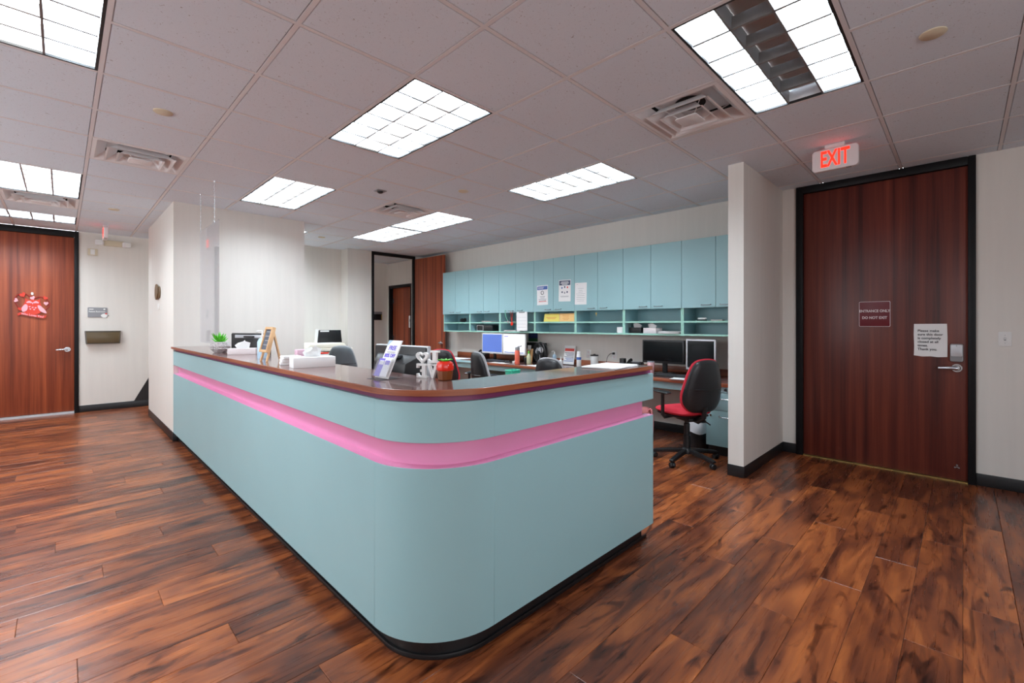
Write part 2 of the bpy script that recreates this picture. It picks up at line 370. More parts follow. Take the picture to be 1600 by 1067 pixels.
# floor: a slab and laminate planks
fl = sempty('floor')
MB().box(X0-.12, Y0-.12, -0.12, X1+.5, Y1+.12, -0.009).build('subfloor', M['dark'], fl, smooth=0)
planks = []
r0, r1 = math.floor(Y0/PLANK_W), math.floor((Y1+.1)/PLANK_W)
for r in range(r0, r1+1):
    off = (r*0.381966) % 1.0
    c = math.floor(X0/PLANK_L + off)
    while True:
        xa, xb = (c-off)*PLANK_L, (c+1-off)*PLANK_L
        c += 1
        if xa > X1+.3: break
        xa2, xb2 = max(xa, X0-.1), min(xb, X1+.3); ya, yb = max(r*PLANK_W, Y0-.1), min((r+1)*PLANK_W, Y1+.1)
        if xb2-xa2 < 0.02 or yb-ya < 0.02: continue
        best = None
        for fx in (0.05, .3, .5, .7, .95):
            px = xa2 + (xb2-xa2)*fx; p = project(px, (ya+yb)/2, 0)
            if p and -20 < p[0] < 1620 and p[1] < 1090:
                hid = (0.87 < px < 2.5 and (ya > 1.37)) or px > X1 or (px > .87 and ya > 6.4)
                if px > 2.5 and ya > 1.5 and p[0] < 1020: hid = True
                if not hid and (best is None or p[2] < best): best = p[2]
        planks.append((best, xa2, ya, xb2, yb))
planks.sort(key=lambda q: 1e9 if q[0] is None else q[0])
def plank_mb(mb, xa, ya, xb, yb):
    g, t = 0.0006, 0.0016
    lo = [(xa+g, ya+g), (xb-g, ya+g), (xb-g, yb-g), (xa+g, yb-g)]; hi = [(xa+g+t, ya+g+t), (xb-g-t, ya+g+t), (xb-g-t, yb-g-t), (xa+g+t, yb-g-t)]
    return mb.add([(x, y, -0.009) for x, y in lo] + [(x, y, -0.0012) for x, y in lo] + [(x, y, 0) for x, y in hi],
                  [(0, 1, 5, 4), (1, 2, 6, 5), (2, 3, 7, 6), (3, 0, 4, 7), (4, 5, 9, 8), (5, 6, 10, 9), (6, 7, 11, 10), (7, 4, 8, 11), (8, 9, 10, 11)])
rest = MB(); cache = {}; nvis = 0
for q in planks:
    if q[0] is not None and nvis < 290:
        nvis += 1
        w, l = q[3]-q[1], q[4]-q[2]; key = (round(w, 4), round(l, 4))
        if key not in cache: cache[key] = plank_mb(MB(), 0, 0, w, l).mesh('plank', smooth=0)
        put('plank', cache[key], M['floor'], fl, (q[1], q[2], 0))
    else: plank_mb(rest, *q[1:])
tag(rest.build('planks_out_of_view', M['floor'], fl, smooth=0), kind='stuff')

# ceiling: lay-in tiles between grid bars; fixtures take whole cells
TROFFERS = [  # i0, j0, i1, j1, unlit middle, label
    (2, 3, 3, 5, 0, 'lit ceiling troffer over the curved corner of the reception desk'),
    (5, 3, 6, 5, 0, 'lit ceiling troffer closest to the wall cabinets with paper notices'),
    (5, 7, 6, 9, 0, 'lit troffer whose long edge touches the small square diffuser over the office area'),
    (5, 9, 6, 11, 0, 'lit troffer joined end to end with another, beside the open brown door'),
    (3, 0, 5, 1, 1, 'large troffer with a dark unlit middle strip between two lit strips'),
    (2, 7, 3, 9, 0, 'lit ceiling troffer between the hanging acrylic shield and the office area'),
    (-1, 3, 0, 5, 0, 'lit troffer over the hall floor, closest to the sprinkler cap by the diffuser'),
    (-1, 9, 0, 11, 0, 'lit troffer above the hall, directly in front of a cream diffuser'),
    (-2, 13, 0, 14, 0, 'lit troffer right in front of the door with the owl decoration'),
    (3, 11, 4, 13, 0, 'lit troffer mostly hidden behind the white column wall'),
    (3, 14, 5, 15, 0, 'lit troffer in the corridor behind the open brown door'),
    (-4, 3, -3, 5, 0, 'lit troffer over the waiting area beside the windows'),
]
VENTS = [(0, 7, 'white square ceiling diffuser with a dark opening near the hanging acrylic shield'),
         (4, 7, 'small square ceiling diffuser touching the troffer over the office area'),
         (4, 1, 'large square ceiling diffuser beside the troffer with the dark middle strip'),
         (-1, 11, 'cream ceiling diffuser between two troffers in the hall')]
used = set()
for i0, j0, i1, j1, *_ in TROFFERS: used |= {(i, j) for i in range(i0, i1) for j in range(j0, j1)}
used |= {(i, j) for i, j, _ in VENTS}
ceil = sempty('ceiling')
MB().box(X0-.12, Y0-.12, CZ+0.16, X1+.5, Y1+.12, CZ+0.2).build('deck', M['dark'], ceil, smooth=0)
tcache = {}; trest = MB(); BW = 0.012
i_lo, i_hi = math.floor((X0-GX)/U), math.floor((X1-GX)/U); j_lo, j_hi = math.floor((Y0-GY)/U), math.floor((Y1-GY)/U)
def tile_mb(mb, xa, ya, xb, yb, z=CZ):
    e = 0.004
    lo = [(xa+e, ya+e), (xb-e, ya+e), (xb-e, yb-e), (xa+e, yb-e)]; up = [(xa, ya), (xb, ya), (xb, yb), (xa, yb)]
    return mb.add([(x, y, z) for x, y in lo] + [(x, y, z+0.006) for x, y in up] + [(x, y, z+0.02) for x, y in up],
                  [(3, 2, 1, 0), (0, 1, 5, 4), (1, 2, 6, 5), (2, 3, 7, 6), (3, 0, 4, 7), (4, 5, 9, 8), (5, 6, 10, 9), (6, 7, 11, 10), (7, 4, 8, 11), (8, 9, 10, 11)])
for i in range(i_lo, i_hi+1):
    for j in range(j_lo, j_hi+1):
        if (i, j) in used: continue
        xa, xb, ya, yb = max(gx(i)+BW, X0), min(gx(i+1)-BW, X1), max(gy(j)+BW, Y0), min(gy(j+1)-BW, Y1)
        if xb-xa < 0.02 or yb-ya < 0.02: continue
        vis = False
        for fx in (0.1, 0.5, 0.9):
            for fy in (0.1, 0.5, 0.9):
                px, py = xa+(xb-xa)*fx, ya+(yb-ya)*fy
                p = project(px, py, CZ)
                if p and -10 < p[0] < 1610 and p[1] > -10:
                    if not (py > 6.43 and .87 < px and p[0] < 476) and not (py > 8.1 and px > 2.3 and not 578 < p[0] < 650) and not (px > 4.03 and py > 1.48 and p[0] > 1137): vis = True
        if vis:
            key = (round(xb-xa, 3), round(yb-ya, 3))
            if key not in tcache: tcache[key] = tile_mb(MB(), 0, 0, xb-xa, yb-ya, 0).mesh('ceiling_tile', smooth=0)
            put('ceiling_tile', tcache[key], M['tile'], ceil, (xa, ya, CZ))
        else: tile_mb(trest, xa, ya, xb, yb)
tag(trest.build('tiles_out_of_view', M['tile'], ceil, smooth=0), kind='stuff')
for i in range(i_lo, i_hi+2):
    x = gx(i)
    if x < X0 or x > X1: continue
    MB().box(x-.0105, Y0, CZ-.001, x+.0105, Y1, CZ+.02).build('main_bar', M['tbar'], ceil, smooth=0)
for j in range(j_lo, j_hi+2):
    y = gy(j)
    if y < Y0 or y > Y1: continue
    mb = MB()
    for i in range(i_lo, i_hi+1):
        if any(a <= i < c and b < j < d for a, b, c, d, *_ in TROFFERS): continue
        mb.box(max(gx(i)+.0105, X0), y-.0105, CZ-.001, min(gx(i+1)-.0105, X1), y+.0105, CZ+.019)
    mb.build('cross_bar', M['tbar'], ceil, smooth=0)
# (a main bar never crosses a fixture: X-long fixtures get their bars cut below)
for o in [o for o in ceil.children if o.name.startswith('main_bar')]:
    me = o.data; x = sum(v.co.x for v in me.vertices)/len(me.vertices)
    cuts = sorted((gy(b)+.0105, gy(d)-.0105) for a, b, c, d, *_ in TROFFERS if gx(a)+.05 < x < gx(c)-.05)
    if cuts:
        mb = MB(); y = Y0
        for a, b in cuts: mb.box(x-.0105, y, CZ-.001, x+.0105, a, CZ+.02); y = b
        mb.box(x-.0105, y, CZ-.001, x+.0105, Y1, CZ+.02)
        o.data = mb.mesh('main_bar', smooth=0); o.data.materials.append(M['tbar'])

H = CZ + 0.02
def wall(name, *boxes, m='wall'):
    mb = MB()
    for b in boxes: mb.box(*b)
    return struct(name, mb, M[m], smooth=0)
# wall with the cabinets and the exit door
wall('wall_right', (X1, Y0, 0, X1+.12, -.075, H), (X1, 1.225, 0, X1+.12, 8.50, H), (X1, 8.50, 2.20, X1+.12, 9.48, H), (X1, 9.48, 0, X1+.12, Y1+.12, H))
wall('wall_partition', (4.035, 1.355, 0, X1, 1.485, H))
wall('wall_column', (.872, 6.435, 0, 2.27, 6.555, H), (.872, 6.555, 0, .992, 8.52, H), (.992, 8.37, 0, 2.27, 8.52, H))
wall('wall_alcove', (2.27, 8.37, 0, 3.6, 8.52, H))
wall('wall_back', (3.6, 8.085, 0, 4.055, 8.52, H), (4.985, 8.085, 0, X1, 8.205, H))
wall('wall_far', (X0-.12, Y1, 0, -1.11, Y1+.12, H), (.175, Y1, 0, X1, Y1+.12, H))
WZ0, WZ1 = .9, 2.45
def window_wall(name, wl, lo, hi):
    ws = [w[1:] for w in WINDOWS if w[0] == wl]; ys = [lo] + [y for w in ws for y in w] + [hi]
    bx = (lambda p, q, z0, z1, d0=-.12, d1=0: (X0+d0, p, z0, X0+d1, q, z1)) if wl == 'left' else (lambda p, q, z0, z1, d0=-.12, d1=0: (p, Y0+d0, z0, q, Y0+d1, z1))
    wall(name, bx(lo, hi, 0, WZ0), bx(lo, hi, WZ1, H), *[bx(ys[2*k], ys[2*k+1], WZ0, WZ1) for k in range(len(ws)+1)])
    for p, q in ws:
        global NWIN
        NWIN += 1; w = sempty('window_%d' % NWIN); m = (p+q)/2  # unseen window, added for its fill light
        MB().box(*bx(p, p+.04, WZ0, WZ1, -.08, -.03)).box(*bx(q-.04, q, WZ0, WZ1, -.08, -.03)).box(*bx(p+.04, q-.04, WZ0, WZ0+.04, -.08, -.03)).box(*bx(p+.04, q-.04, WZ1-.04, WZ1, -.08, -.03)).build('window_frame', M['frame'], w)
        MB().box(*bx(m-.02, m+.02, WZ0+.04, WZ1-.04, -.075, -.035)).build('mullion', M['frame'], w)
        MB().box(*bx(p, q, WZ0-.02, WZ0, -.12, .04)).build('sill', M['white'], w)
NWIN = 0
window_wall('wall_left', 'left', Y0, Y1)
window_wall('wall_front', 'front', X0-.12, X1+.12)
def baseboard(name, *segs):
    mb = MB()
    for x0, y0, x1, y1 in segs: mb.box(x0, y0, 0, x1, y1, 0.1)
    return struct(name, mb, M['base'], 0.003)
bt = .006
baseboard('baseboard_right', (X1-bt, Y0, X1, -.075), (X1-bt, 1.225, X1, 1.355), (X1-bt, 1.485, X1, 7.1))
baseboard('baseboard_partition', (4.035-bt, 1.355-bt, 4.035, 1.485+bt), (4.035, 1.355-bt, X1-bt, 1.355), (4.035, 1.485, 4.5, 1.485+bt))
baseboard('baseboard_column', (.872-bt, 6.43, .872, 8.52), (.866, 6.43, .95, 6.435))
baseboard('baseboard_back', (2.27, 8.37-bt, 3.6, 8.37), (3.6-bt, 8.085-bt, 3.6, 8.37-bt), (3.6, 8.085-bt, 4.055, 8.085))
baseboard('baseboard_far', (.175, Y1-bt, 5.0, Y1), (X0, Y1-bt, -1.11, Y1))
baseboard('baseboard_left', (X0, Y0, X0+bt, Y1-bt))
# black angled panel on the far wall, above the baseboard
struct('trim_1', MB().prism([(.80, .1), (1.6, .1), (1.6, .95), (1.2, .95), (.97, .44)], 'y', Y1-.008, Y1-.0005), M['blackwall'])

# ------------------------------------------------------------------ doors
def lever(parent, x, y, z, axis, d):
    # lever handle: axis is the wall normal ('x' faces -X, 'y' faces -Y), d the direction of the lever along the wall
    h = bpy.data.objects.new('lever_handle', None); COL.objects.link(h); h.parent = parent; h.location = (x, y, z)
    mb = MB().cyl((0, 0, 0), (-.012, 0, 0), .036, .034, 24).cyl((-.012, 0, 0), (-.016, 0, 0), .024, .02, 24)
    lv = MB().cyl((-.012, 0, 0), (-.06, 0, 0), .011, .011, 12).tube([(-.055, d*.004, 0), (-.058, -d*.03, .001), (-.054, -d*.075, 0), (-.05, -d*.115, -.003)], [.015, .0145, .0125, .0115], 10)
    if axis == 'y':
        for q in (mb, lv): q.xf(Matrix.Rotation(R(90), 4, 'Z'))
    mb.build('rose', M['chrome'], h); lv.build('lever', M['chrome'], h, .001)
    return h
d1 = sempty('door_1')      # exit door, set in the wall with the cabinets
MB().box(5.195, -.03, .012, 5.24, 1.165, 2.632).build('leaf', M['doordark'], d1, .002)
MB().box(5.165, -.078, 0, 5.235, -.03, CZ-.004).box(5.165, 1.165, 0, 5.235, 1.228, CZ-.004).box(5.165, -.03, 2.636, 5.235, 1.165, CZ-.004).build('frame', M['frame'], d1, .003)
MB().box(5.17, -.03, 0, 5.26, 1.165, .010).build('threshold', M['brass'], d1)
lever(d1, 5.195, .036, .952, 'x', -1)
st = MB()
for a in (90, 210, 330): st.cyl((5.195, .036+.014*math.cos(R(a)), .125+.014*math.sin(R(a))), (5.183, .036+.014*math.cos(R(a)), .125+.014*math.sin(R(a))), .0085, .006, 10)
st.cyl((5.195, .036, .125), (5.178, .036, .125), .006, .006, 10).build('door_stop', M['chrome'], d1)
d1['label'] = 'dark red-brown exit door in a black frame'
d2 = sempty('door_2')      # door with the owl
MB().box(-1.06, 9.575, .035, .13, 9.62, 2.612).build('leaf', M['doorwood'], d2, .002)
MB().box(.13, 9.545, 0, .178, 9.61, CZ-.004).box(-1.112, 9.545, 0, -1.06, 9.61, CZ-.004).box(-1.06, 9.545, 2.616, .13, 9.61, CZ-.004).build('frame', M['frame'], d2, .003)
MB().box(-1.06, 9.55, 0, .13, 9.64, .03).build('threshold', M['silver'], d2)
MB().box(-1.06, 9.64, 0, .13, 9.66, 2.65).build('backing', M['plenum'], d2)
lever(d2, .058, 9.575, .951, 'y', -1)
MB().box(5.26, -.1, 0, 5.28, 1.25, 2.68).build('backing', M['plenum'], d1)
d3 = sempty('door_3')      # doorway to the corridor, leaf swung open along the cabinet wall
MB().box(4.055, 8.06, 0, 4.098, 8.125, CZ-.004).box(4.942, 8.06, 0, 4.985, 8.125, CZ-.004).box(4.098, 8.06, 2.648, 4.942, 8.125, CZ-.004).build('frame', M['frame'], d3, .003)
lf = MB().box(0, -.95, .012, .045, 0, 2.64).build('leaf', M['doorwood'], d3, .002, loc=(4.965, 8.05, 0), rz=R(2.0))
lever(lf, 0, -.87, .97, 'x', 1)
d4 = sempty('door_4')      # corridor end door
MB().box(5.165, 8.50, 0, 5.26, 8.555, 2.20).box(5.165, 9.425, 0, 5.26, 9.48, 2.20).box(5.165, 8.555, 2.14, 5.26, 9.425, 2.20).build('frame', M['frame'], d4, .003)
MB().box(5.25, 8.555, .012, 5.29, 9.425, 2.14).build('leaf', M['doorwood'], d4, .002)
for z in (.25, 1.02, 1.86): MB().box(5.235, 9.385, z-.05, 5.249, 9.424, z+.05).build('hinge', M['chrome'], d4, .002)
MB().box(5.29, 8.4, 0, 5.31, 9.55, 2.3).build('backing', M['dark'], d4)

# ------------------------------------------------------------------ ceiling fixtures
def troffer(i0, j0, i1, j1, off, label):
    lx, ly = (i1-i0)*U, (j1-j0)*U; longx = lx > ly
    t = thing('ceiling_troffer', label, 'ceiling light', ((gx(i0)+gx(i1))/2, (gy(j0)+gy(j1))/2, CZ), 0 if not longx else R(90), 'recessed fluorescent troffers')
    W, L, D = .586, 1.196, .085       # short side along local x
    MB().box(-W/2, -L/2, 0, W/2, -L/2+.012, .012).box(-W/2, L/2-.012, 0, W/2, L/2, .012).box(-W/2, -L/2+.012, 0, -W/2+.012, L/2-.012, .012).box(W/2-.012, -L/2+.012, 0, W/2, L/2-.012, .012).build('frame', M['troffer_edge'], t, smooth=0)
    w, l = W/2-.012, L/2-.012
    MB().box(-w-.004, -l-.004, .012, -w, l+.004, D).box(w, -l-.004, .012, w+.004, l+.004, D).box(-w, -l-.004, .012, w, -l, D).box(-w, l, .012, w, l+.004, D).box(-w-.004, -l-.004, D, w+.004, l+.004, D+.01).build('housing', M['troffer'], t, smooth=0)
    cw = 2*w/3
    for k in range(3):
        x0 = -w + k*cw
        lamp = 'lampoff' if off and k == 1 else ('lampwarm' if k == 1 else 'lampon')
        MB().add([(x0+.004, -l+.004, D-.004), (x0+cw-.004, -l+.004, D-.004), (x0+cw-.004, l-.004, D-.004), (x0+.004, l-.004, D-.004)], [(3, 2, 1, 0)]).build('lamp_bay', M[lamp], t, smooth=0)
    for k in (1, 2):
        x = -w + k*cw
        MB().prism([(x-.005, .002), (x+.005, .002), (x+.007, D-.008), (x-.007, D-.008)], 'y', -l, l).build('long_blade', M['louver'], t, smooth=0)
    cl = 2*l/6
    for k in range(1, 6):
        y = -l + k*cl
        for c in range(3):
            x0 = -w + c*cw
            MB().prism([(y-.007, .002), (y+.007, .002), (y+.0055, .062), (y-.0055, .062)], 'x', x0+.003, x0+cw-.003).build('cross_blade', M['louver'], t, smooth=0)
    return t
for a in TROFFERS: troffer(*a)

def vent(i, j, label):
    t = thing('ceiling_diffuser', label, 'ceiling vent', (gx(i)+U/2, gy(j)+U/2, CZ), 0, 'square ceiling air diffusers')
    def ring(mb, a0, z0, a1, z1, th=.002):
        vs = [(sx*a, sy*a, z) for a, z in ((a0, z0), (a1, z1)) for sx, sy in ((-1, -1), (1, -1), (1, 1), (-1, 1))]
        vs += [(sx*a, sy*a, z) for a, z in ((a0-th, z0+th), (a1-th, z1+th)) for sx, sy in ((-1, -1), (1, -1), (1, 1), (-1, 1))]
        fs = [(k, (k+1) % 4, 4+(k+1) % 4, 4+k) for k in range(4)] + [(8+k, 12+k, 12+(k+1) % 4, 8+(k+1) % 4) for k in range(4)]
        fs += [(k, 8+k, 8+(k+1) % 4, (k+1) % 4) for k in range(4)] + [(4+k, 4+(k+1) % 4, 12+(k+1) % 4, 12+k) for k in range(4)]
        return mb.add(vs, fs)
    ring(ring(MB(), .293, 0, .268, -.001), .268, -.001, .205, .06).build('outer_frame', M['vent'], t, smooth=0)
    for a, z in ((.212, -.022), (.146, -.032)):
        mb = MB(); ring(mb, a, z, a-.012, z+.002); ring(mb, a-.012, z+.002, a-.075, .04); mb.build('cone', M['vent'], t, smooth=0)
    MB().prism(rrect(.15, .15, .02), 'z', -.036, -.030).build('centre_plate', M['vent'], t, .002)
    MB().box(-.2, -.2, .085, .2, .2, .09).build('back_pan', M['vent'], t)
    MB().lathe([(.10, .076), (.095, .0835)], 24).build('duct_opening', M['dark'], t)
    sp = MB()
    for sx, sy in ((1, 1), (-1, 1), (1, -1), (-1, -1)): sp.tube([(sx*.05, sy*.05, -.028), (sx*.19, sy*.19, .08)], .003, 6)
    sp.build('strut', M['vent'], t)
    return t
for a in VENTS: vent(*a)
for x, y, lb in ((.46, 3.785, 'round cream sprinkler cap near the diffuser by the hall'), (2.883, .103, 'round cream sprinkler cap beside the half-dark troffer'), (2.898, 3.765, 'round cream sprinkler cap between the office troffers'),
                 (.437, 7.41, 'round cream sprinkler cap near the small lit sign post in the hall'), (2.863, 7.377, 'round cream sprinkler cap beyond the column wall')):
    tag(MB().lathe([(.052, 0), (.052, -.004), (.046, -.008)], 32).build('sprinkler_cap', M['cream'], loc=(x, y, CZ)), lb, 'sprinkler', 'sprinkler cover plates')
t = thing('ceiling_sensor', 'small dark square sensor in the ceiling beside the small diffuser', 'sensor', (2.293, 4.381, CZ))
MB().prism(rrect(.1, .1, .006), 'z', -.006, 0).build('plate', M['grey'], t, .001)
MB().lathe([(.03, -.006), (.028, -.02), (.015, -.028)], 20).build('lens', M['black'], t)

def exit_sign(label, loc, rz):
    t = thing('exit_sign', label, 'exit sign', loc, rz, 'ceiling exit signs')
    MB().box(-.03, -.065, -.03, .03, .065, 0).build('canopy', M['exitface'], t, .006)
    MB().prism(rrect(.30, .165, .025, cy=-.113), 'x', -.022, .022).build('body', M['exitface'], t, .003)
    text('EXIT', .172, (-.0225, 0, -.113), FACE_X, M['exitred'], t, sx=.54, bold=.0035)
    text('EXIT', .172, (.0225, 0, -.113), (R(90), 0, R(90)), M['exitred'], t, sx=.54, bold=.0035)
    bt_ = MB()
    for a in range(3):
        for b in range(4): bt_.cyl((-.008+a*.008, -.075-b*.008, -.1955), (-.008+a*.008, -.075-b*.008, -.199), .0022, .0022, 6)
    bt_.build('test_grille', M['darkgrey'], t)
    return t
exit_sign('white exit sign with glowing red letters above the dark exit door', (4.13, .712, CZ), 0)
exit_sign('white exit sign seen edge-on in front of the twin-head emergency light', (.424, 8.70, CZ), 0)

# ------------------------------------------------------------------ reception desk
PX, PY, CR = .87, 1.37, .34                # outer panel planes and corner radius
XE = 2.505                                  # free end of the short leg
def desk_path(d, part):
    cx, cy, r = PX+CR, PY+CR, CR-d
    L = [(PX+d, 6.43), (PX+d, cy)]; Rr = [(cx, PY+d), (XE, PY+d)]
    C = [(cx + r*math.cos(R(180+90*k/18)), cy + r*math.sin(R(180+90*k/18))) for k in range(19)]
    return {'L': L, 'C': C, 'R': Rr, 'all': L[:1] + C + Rr[1:]}[part]
def strip(d0, d1, z0, z1, part, cut=None):
    a, b = desk_path(d0, part), desk_path(d1, part)
    if cut:
        f = lambda p: [(p[0][0]+(p[1][0]-p[0][0])*c, p[0][1]+(p[1][1]-p[0][1])*c) for c in cut]
        a, b = f(a), f(b)
    return MB().prism(a + b[::-1], 'z', z0, z1)
desk = thing('reception_desk', 'teal L-shaped reception desk with a pink recessed band and rounded corner', 'desk')
for part in 'LCR':
    strip(0, .02, .1, .764, part).build('lower_panel', M['teal'], desk, .0012, 1)
    strip(0, .02, .862, 1.018, part).build('upper_panel', M['teal'], desk, .0012, 1)
for part, cut in (('L', (0, .045)), ('L', (.045, .28)), ('L', (.28, .62)), ('L', (.62, 1)), ('C', None), ('R', None)):
    if part == 'R': cut = (0, .96)
    strip(.046, .058, .766, .862, part, cut).build('recess_panel', M['pink'], desk)
strip(.0008, .058, .7642, .766, 'all').build('recess_ledge', M['pink'], desk)
strip(.02, .058, .862, .872, 'all').build('recess_soffit', M['pink'], desk)
strip(.018, .05, 1.018, 1.044, 'all').build('trim_strip', M['mauve'], desk)
def tk(part): return strip(.055, .07, 0, .1, part, (0, .965) if part == 'R' else None)
for part in 'LCR': tk(part).build('toe_kick', M['base'], desk)
strip(.046, .055, 0, .02, 'all').build('toe_cove', M['base'], desk, .002)
strip(.09, .105, .1, 1.04, 'all').build('carcass', M['teal'], desk)
MB().box(2.435, 1.43, .0, 2.45, 1.62, 1.04).build('end_panel', M['teal'], desk, .001)
outer = desk_path(-.02, 'all')
outer[-1] = (2.46, outer[-1][1]); outer[0] = (outer[0][0], 6.43)
top_poly = outer + [(2.46, 1.635), (1.195, 1.635), (1.195, 6.43)]
inn = desk_path(-.016, 'all'); inn[-1] = (2.456, inn[-1][1])
MB().prism(inn + [(2.456, 1.635), (1.195, 1.635), (1.195, 6.43)], 'z', 1.044, 1.068).build('countertop', M['counter'], desk, .0008, 1)
eo = desk_path(-.021, 'all'); eo[-1] = (2.461, eo[-1][1]); ei = desk_path(-.016, 'all'); ei[-1] = (2.456, ei[-1][1])
MB().prism(eo + [(2.461, 1.635), (2.456, 1.635)] + ei[::-1], 'z', 1.044, 1.0675).build('edge_band', M['woodedge'], desk, .0008, 1)
MB().prism([(.98, 6.42), (.98, 1.50), (2.43, 1.50), (2.43, 2.15), (1.78, 2.15), (1.78, 6.42)], 'z', .705, .735).build('inner_worktop', M['counter'], desk, .002)
MB().box(2.41, 1.51, 0, 2.43, 2.13, .705).build('support_panel', M['teal'], desk)
MB().box(1.0, 3.9, 0, 1.76, 3.92, .705).build('support_panel', M['teal'], desk)

# ------------------------------------------------------------------ wall cabinets with open cubbies
CW, CFX = .7687, 4.85
def cabinet():
    t = thing('wall_cabinet', 'x', 'cabinet', (CFX, 0, 1.19), 0, 'teal wall cabinets over the back worktop')
    h = CW/2; D = X1-CFX-.002
    MB().box(.021, -h+.001, .315, D, h-.001, 1.075).build('carcass', M['teal'], t)
    MB().box(D-.012, -h+.001, 0, D, h-.001, .315).build('back_panel', M['teal'], t)
    for s in (-1, 1):
        MB().box(.024, min(s*h-s*.001, s*(h-.018)), .0, D-.012, max(s*h-s*.001, s*(h-.018)), .315).build('side_panel', M['teal'], t)
        MB().box(.02, min(s*h-s*.001, s*(h-.018)), .0, .024, max(s*h-s*.001, s*(h-.018)), .315).build('edge_band', M['mint'], t)
    for z in (0, .148):
        sh = MB().box(.024, -h+.018, z, D-.012, h-.018, z+.02).build('shelf', M['teal'], t)
        MB().box(.02, -h+.018, z, .024, h-.018, z+.02).build('edge_band', M['mint'], sh)
    for s in (-1, 1):
        d = MB().box(0, min(s*.002, s*(h-.002)), .313, .02, max(s*.002, s*(h-.002)), 1.075).build('door', M['teal'], t, .001, 1)
        y = s*.10; hd = [(0, y-.05, .345), (-.022, y-.048, .342), (-.026, y-.04, .340), (-.026, y+.04, .340), (-.022, y+.048, .342), (0, y+.05, .345)]
        MB().tube(hd, .005, 8).build('handle', M['handle'], d)
    return t
CABL = ['teal wall cabinet touching the open brown door', 'teal wall cabinet with a radio box in its open cubby', 'teal wall cabinet with a red lanyard and a sheet hanging in its cubby',
        'teal wall cabinet with two printed notices on its doors and coloured cards below', 'teal wall cabinet with one plain white sheet on a door',
        'teal wall cabinet with two tissue boxes in its lower cubby', 'teal wall cabinet ending at the white partition wall']
CY = [6.912 - CW*(k+.5) for k in range(7)]
c0 = cabinet()
cabs = [c0] + [dup(c0) for _ in range(6)]
for k, c in enumerate(cabs): c.location.y = CY[k]; c['label'] = CABL[k]
SH1, SH2 = 1.19+.02, 1.19+.168             # lower and upper cubby floors

# ------------------------------------------------------------------ back worktop
WZ = .735
wt = thing('back_worktop', 'long wood-edged worktop with teal apron running along the cabinet wall', 'worktop', (0, 0, 0))
MB().box(4.515, 1.487, WZ-.032, X1-.001, 6.9, WZ).build('top', M['counter'], wt, .001)
MB().box(4.5, 1.487, WZ-.036, 4.515, 5.62, WZ+.001).build('edge_band', M['woodedge'], wt, .004)
MB().box(4.5, 5.62, WZ-.03, 4.515, 6.9, WZ+.001).build('edge_band', M['teal'], wt, .002)
MB().box(X1-.02, 1.487, WZ, X1-.001, 6.9, WZ+.075).build('backsplash', M['woodedge'], wt, .002)
for y0, y1 in ((1.89, 3.3), (3.98, 5.58), (5.64, 6.88)): MB().box(4.545, y0, WZ-.115, 4.56, y1, WZ-.036).build('apron', M['teal'], wt)
for y in (5.60, 6.88): MB().box(4.53, y, 0, X1-.01, y+.02, WZ-.032).build('leg_panel', M['teal'], wt)
def pedestal(y0, y1, label):
    t = thing('drawer_pedestal', label, 'drawer unit', (4.5, (y0+y1)/2, 0), 0, 'teal drawer pedestals under the back worktop')
    w = (y1-y0)/2
    MB().box(.045, -w, .1, .66, w, WZ-.034).build('carcass', M['teal'], t)
    MB().box(.09, -w, 0, .64, w, .1).build('toe_kick', M['base'], t)
    for z0, z1, key in ((.642, .697, 1), (.462, .637, 1), (.105, .457, 0)):
        d = MB().box(.022, -w+.003, z0, .043, w-.003, z1).build('drawer_front', M['teal'], t, .0015)
        if z1-z0 > .1:
            z = z1-.05
            MB().tube([(.022, -.06, z), (-.006, -.058, z-.003), (-.01, -.045, z-.006), (-.01, .045, z-.006), (-.006, .058, z-.003), (.022, .06, z)], .0045, 8).build('handle', M['chrome'], d)
            MB().cyl((.022, w-.05, z1-.05), (.014, w-.05, z1-.05), .011, .011, 14).build('lock', M['chrome'], d)
        else: MB().cyl((.022, 0, z0+.03), (.002, 0, z0+.03), .013, .011, 14).build('knob', M['black'], d)
    return t
pedestal(1.49, 1.885, 'teal drawer pedestal beside the white partition wall')
pedestal(3.32, 3.96, 'teal drawer pedestal under the middle of the back worktop')

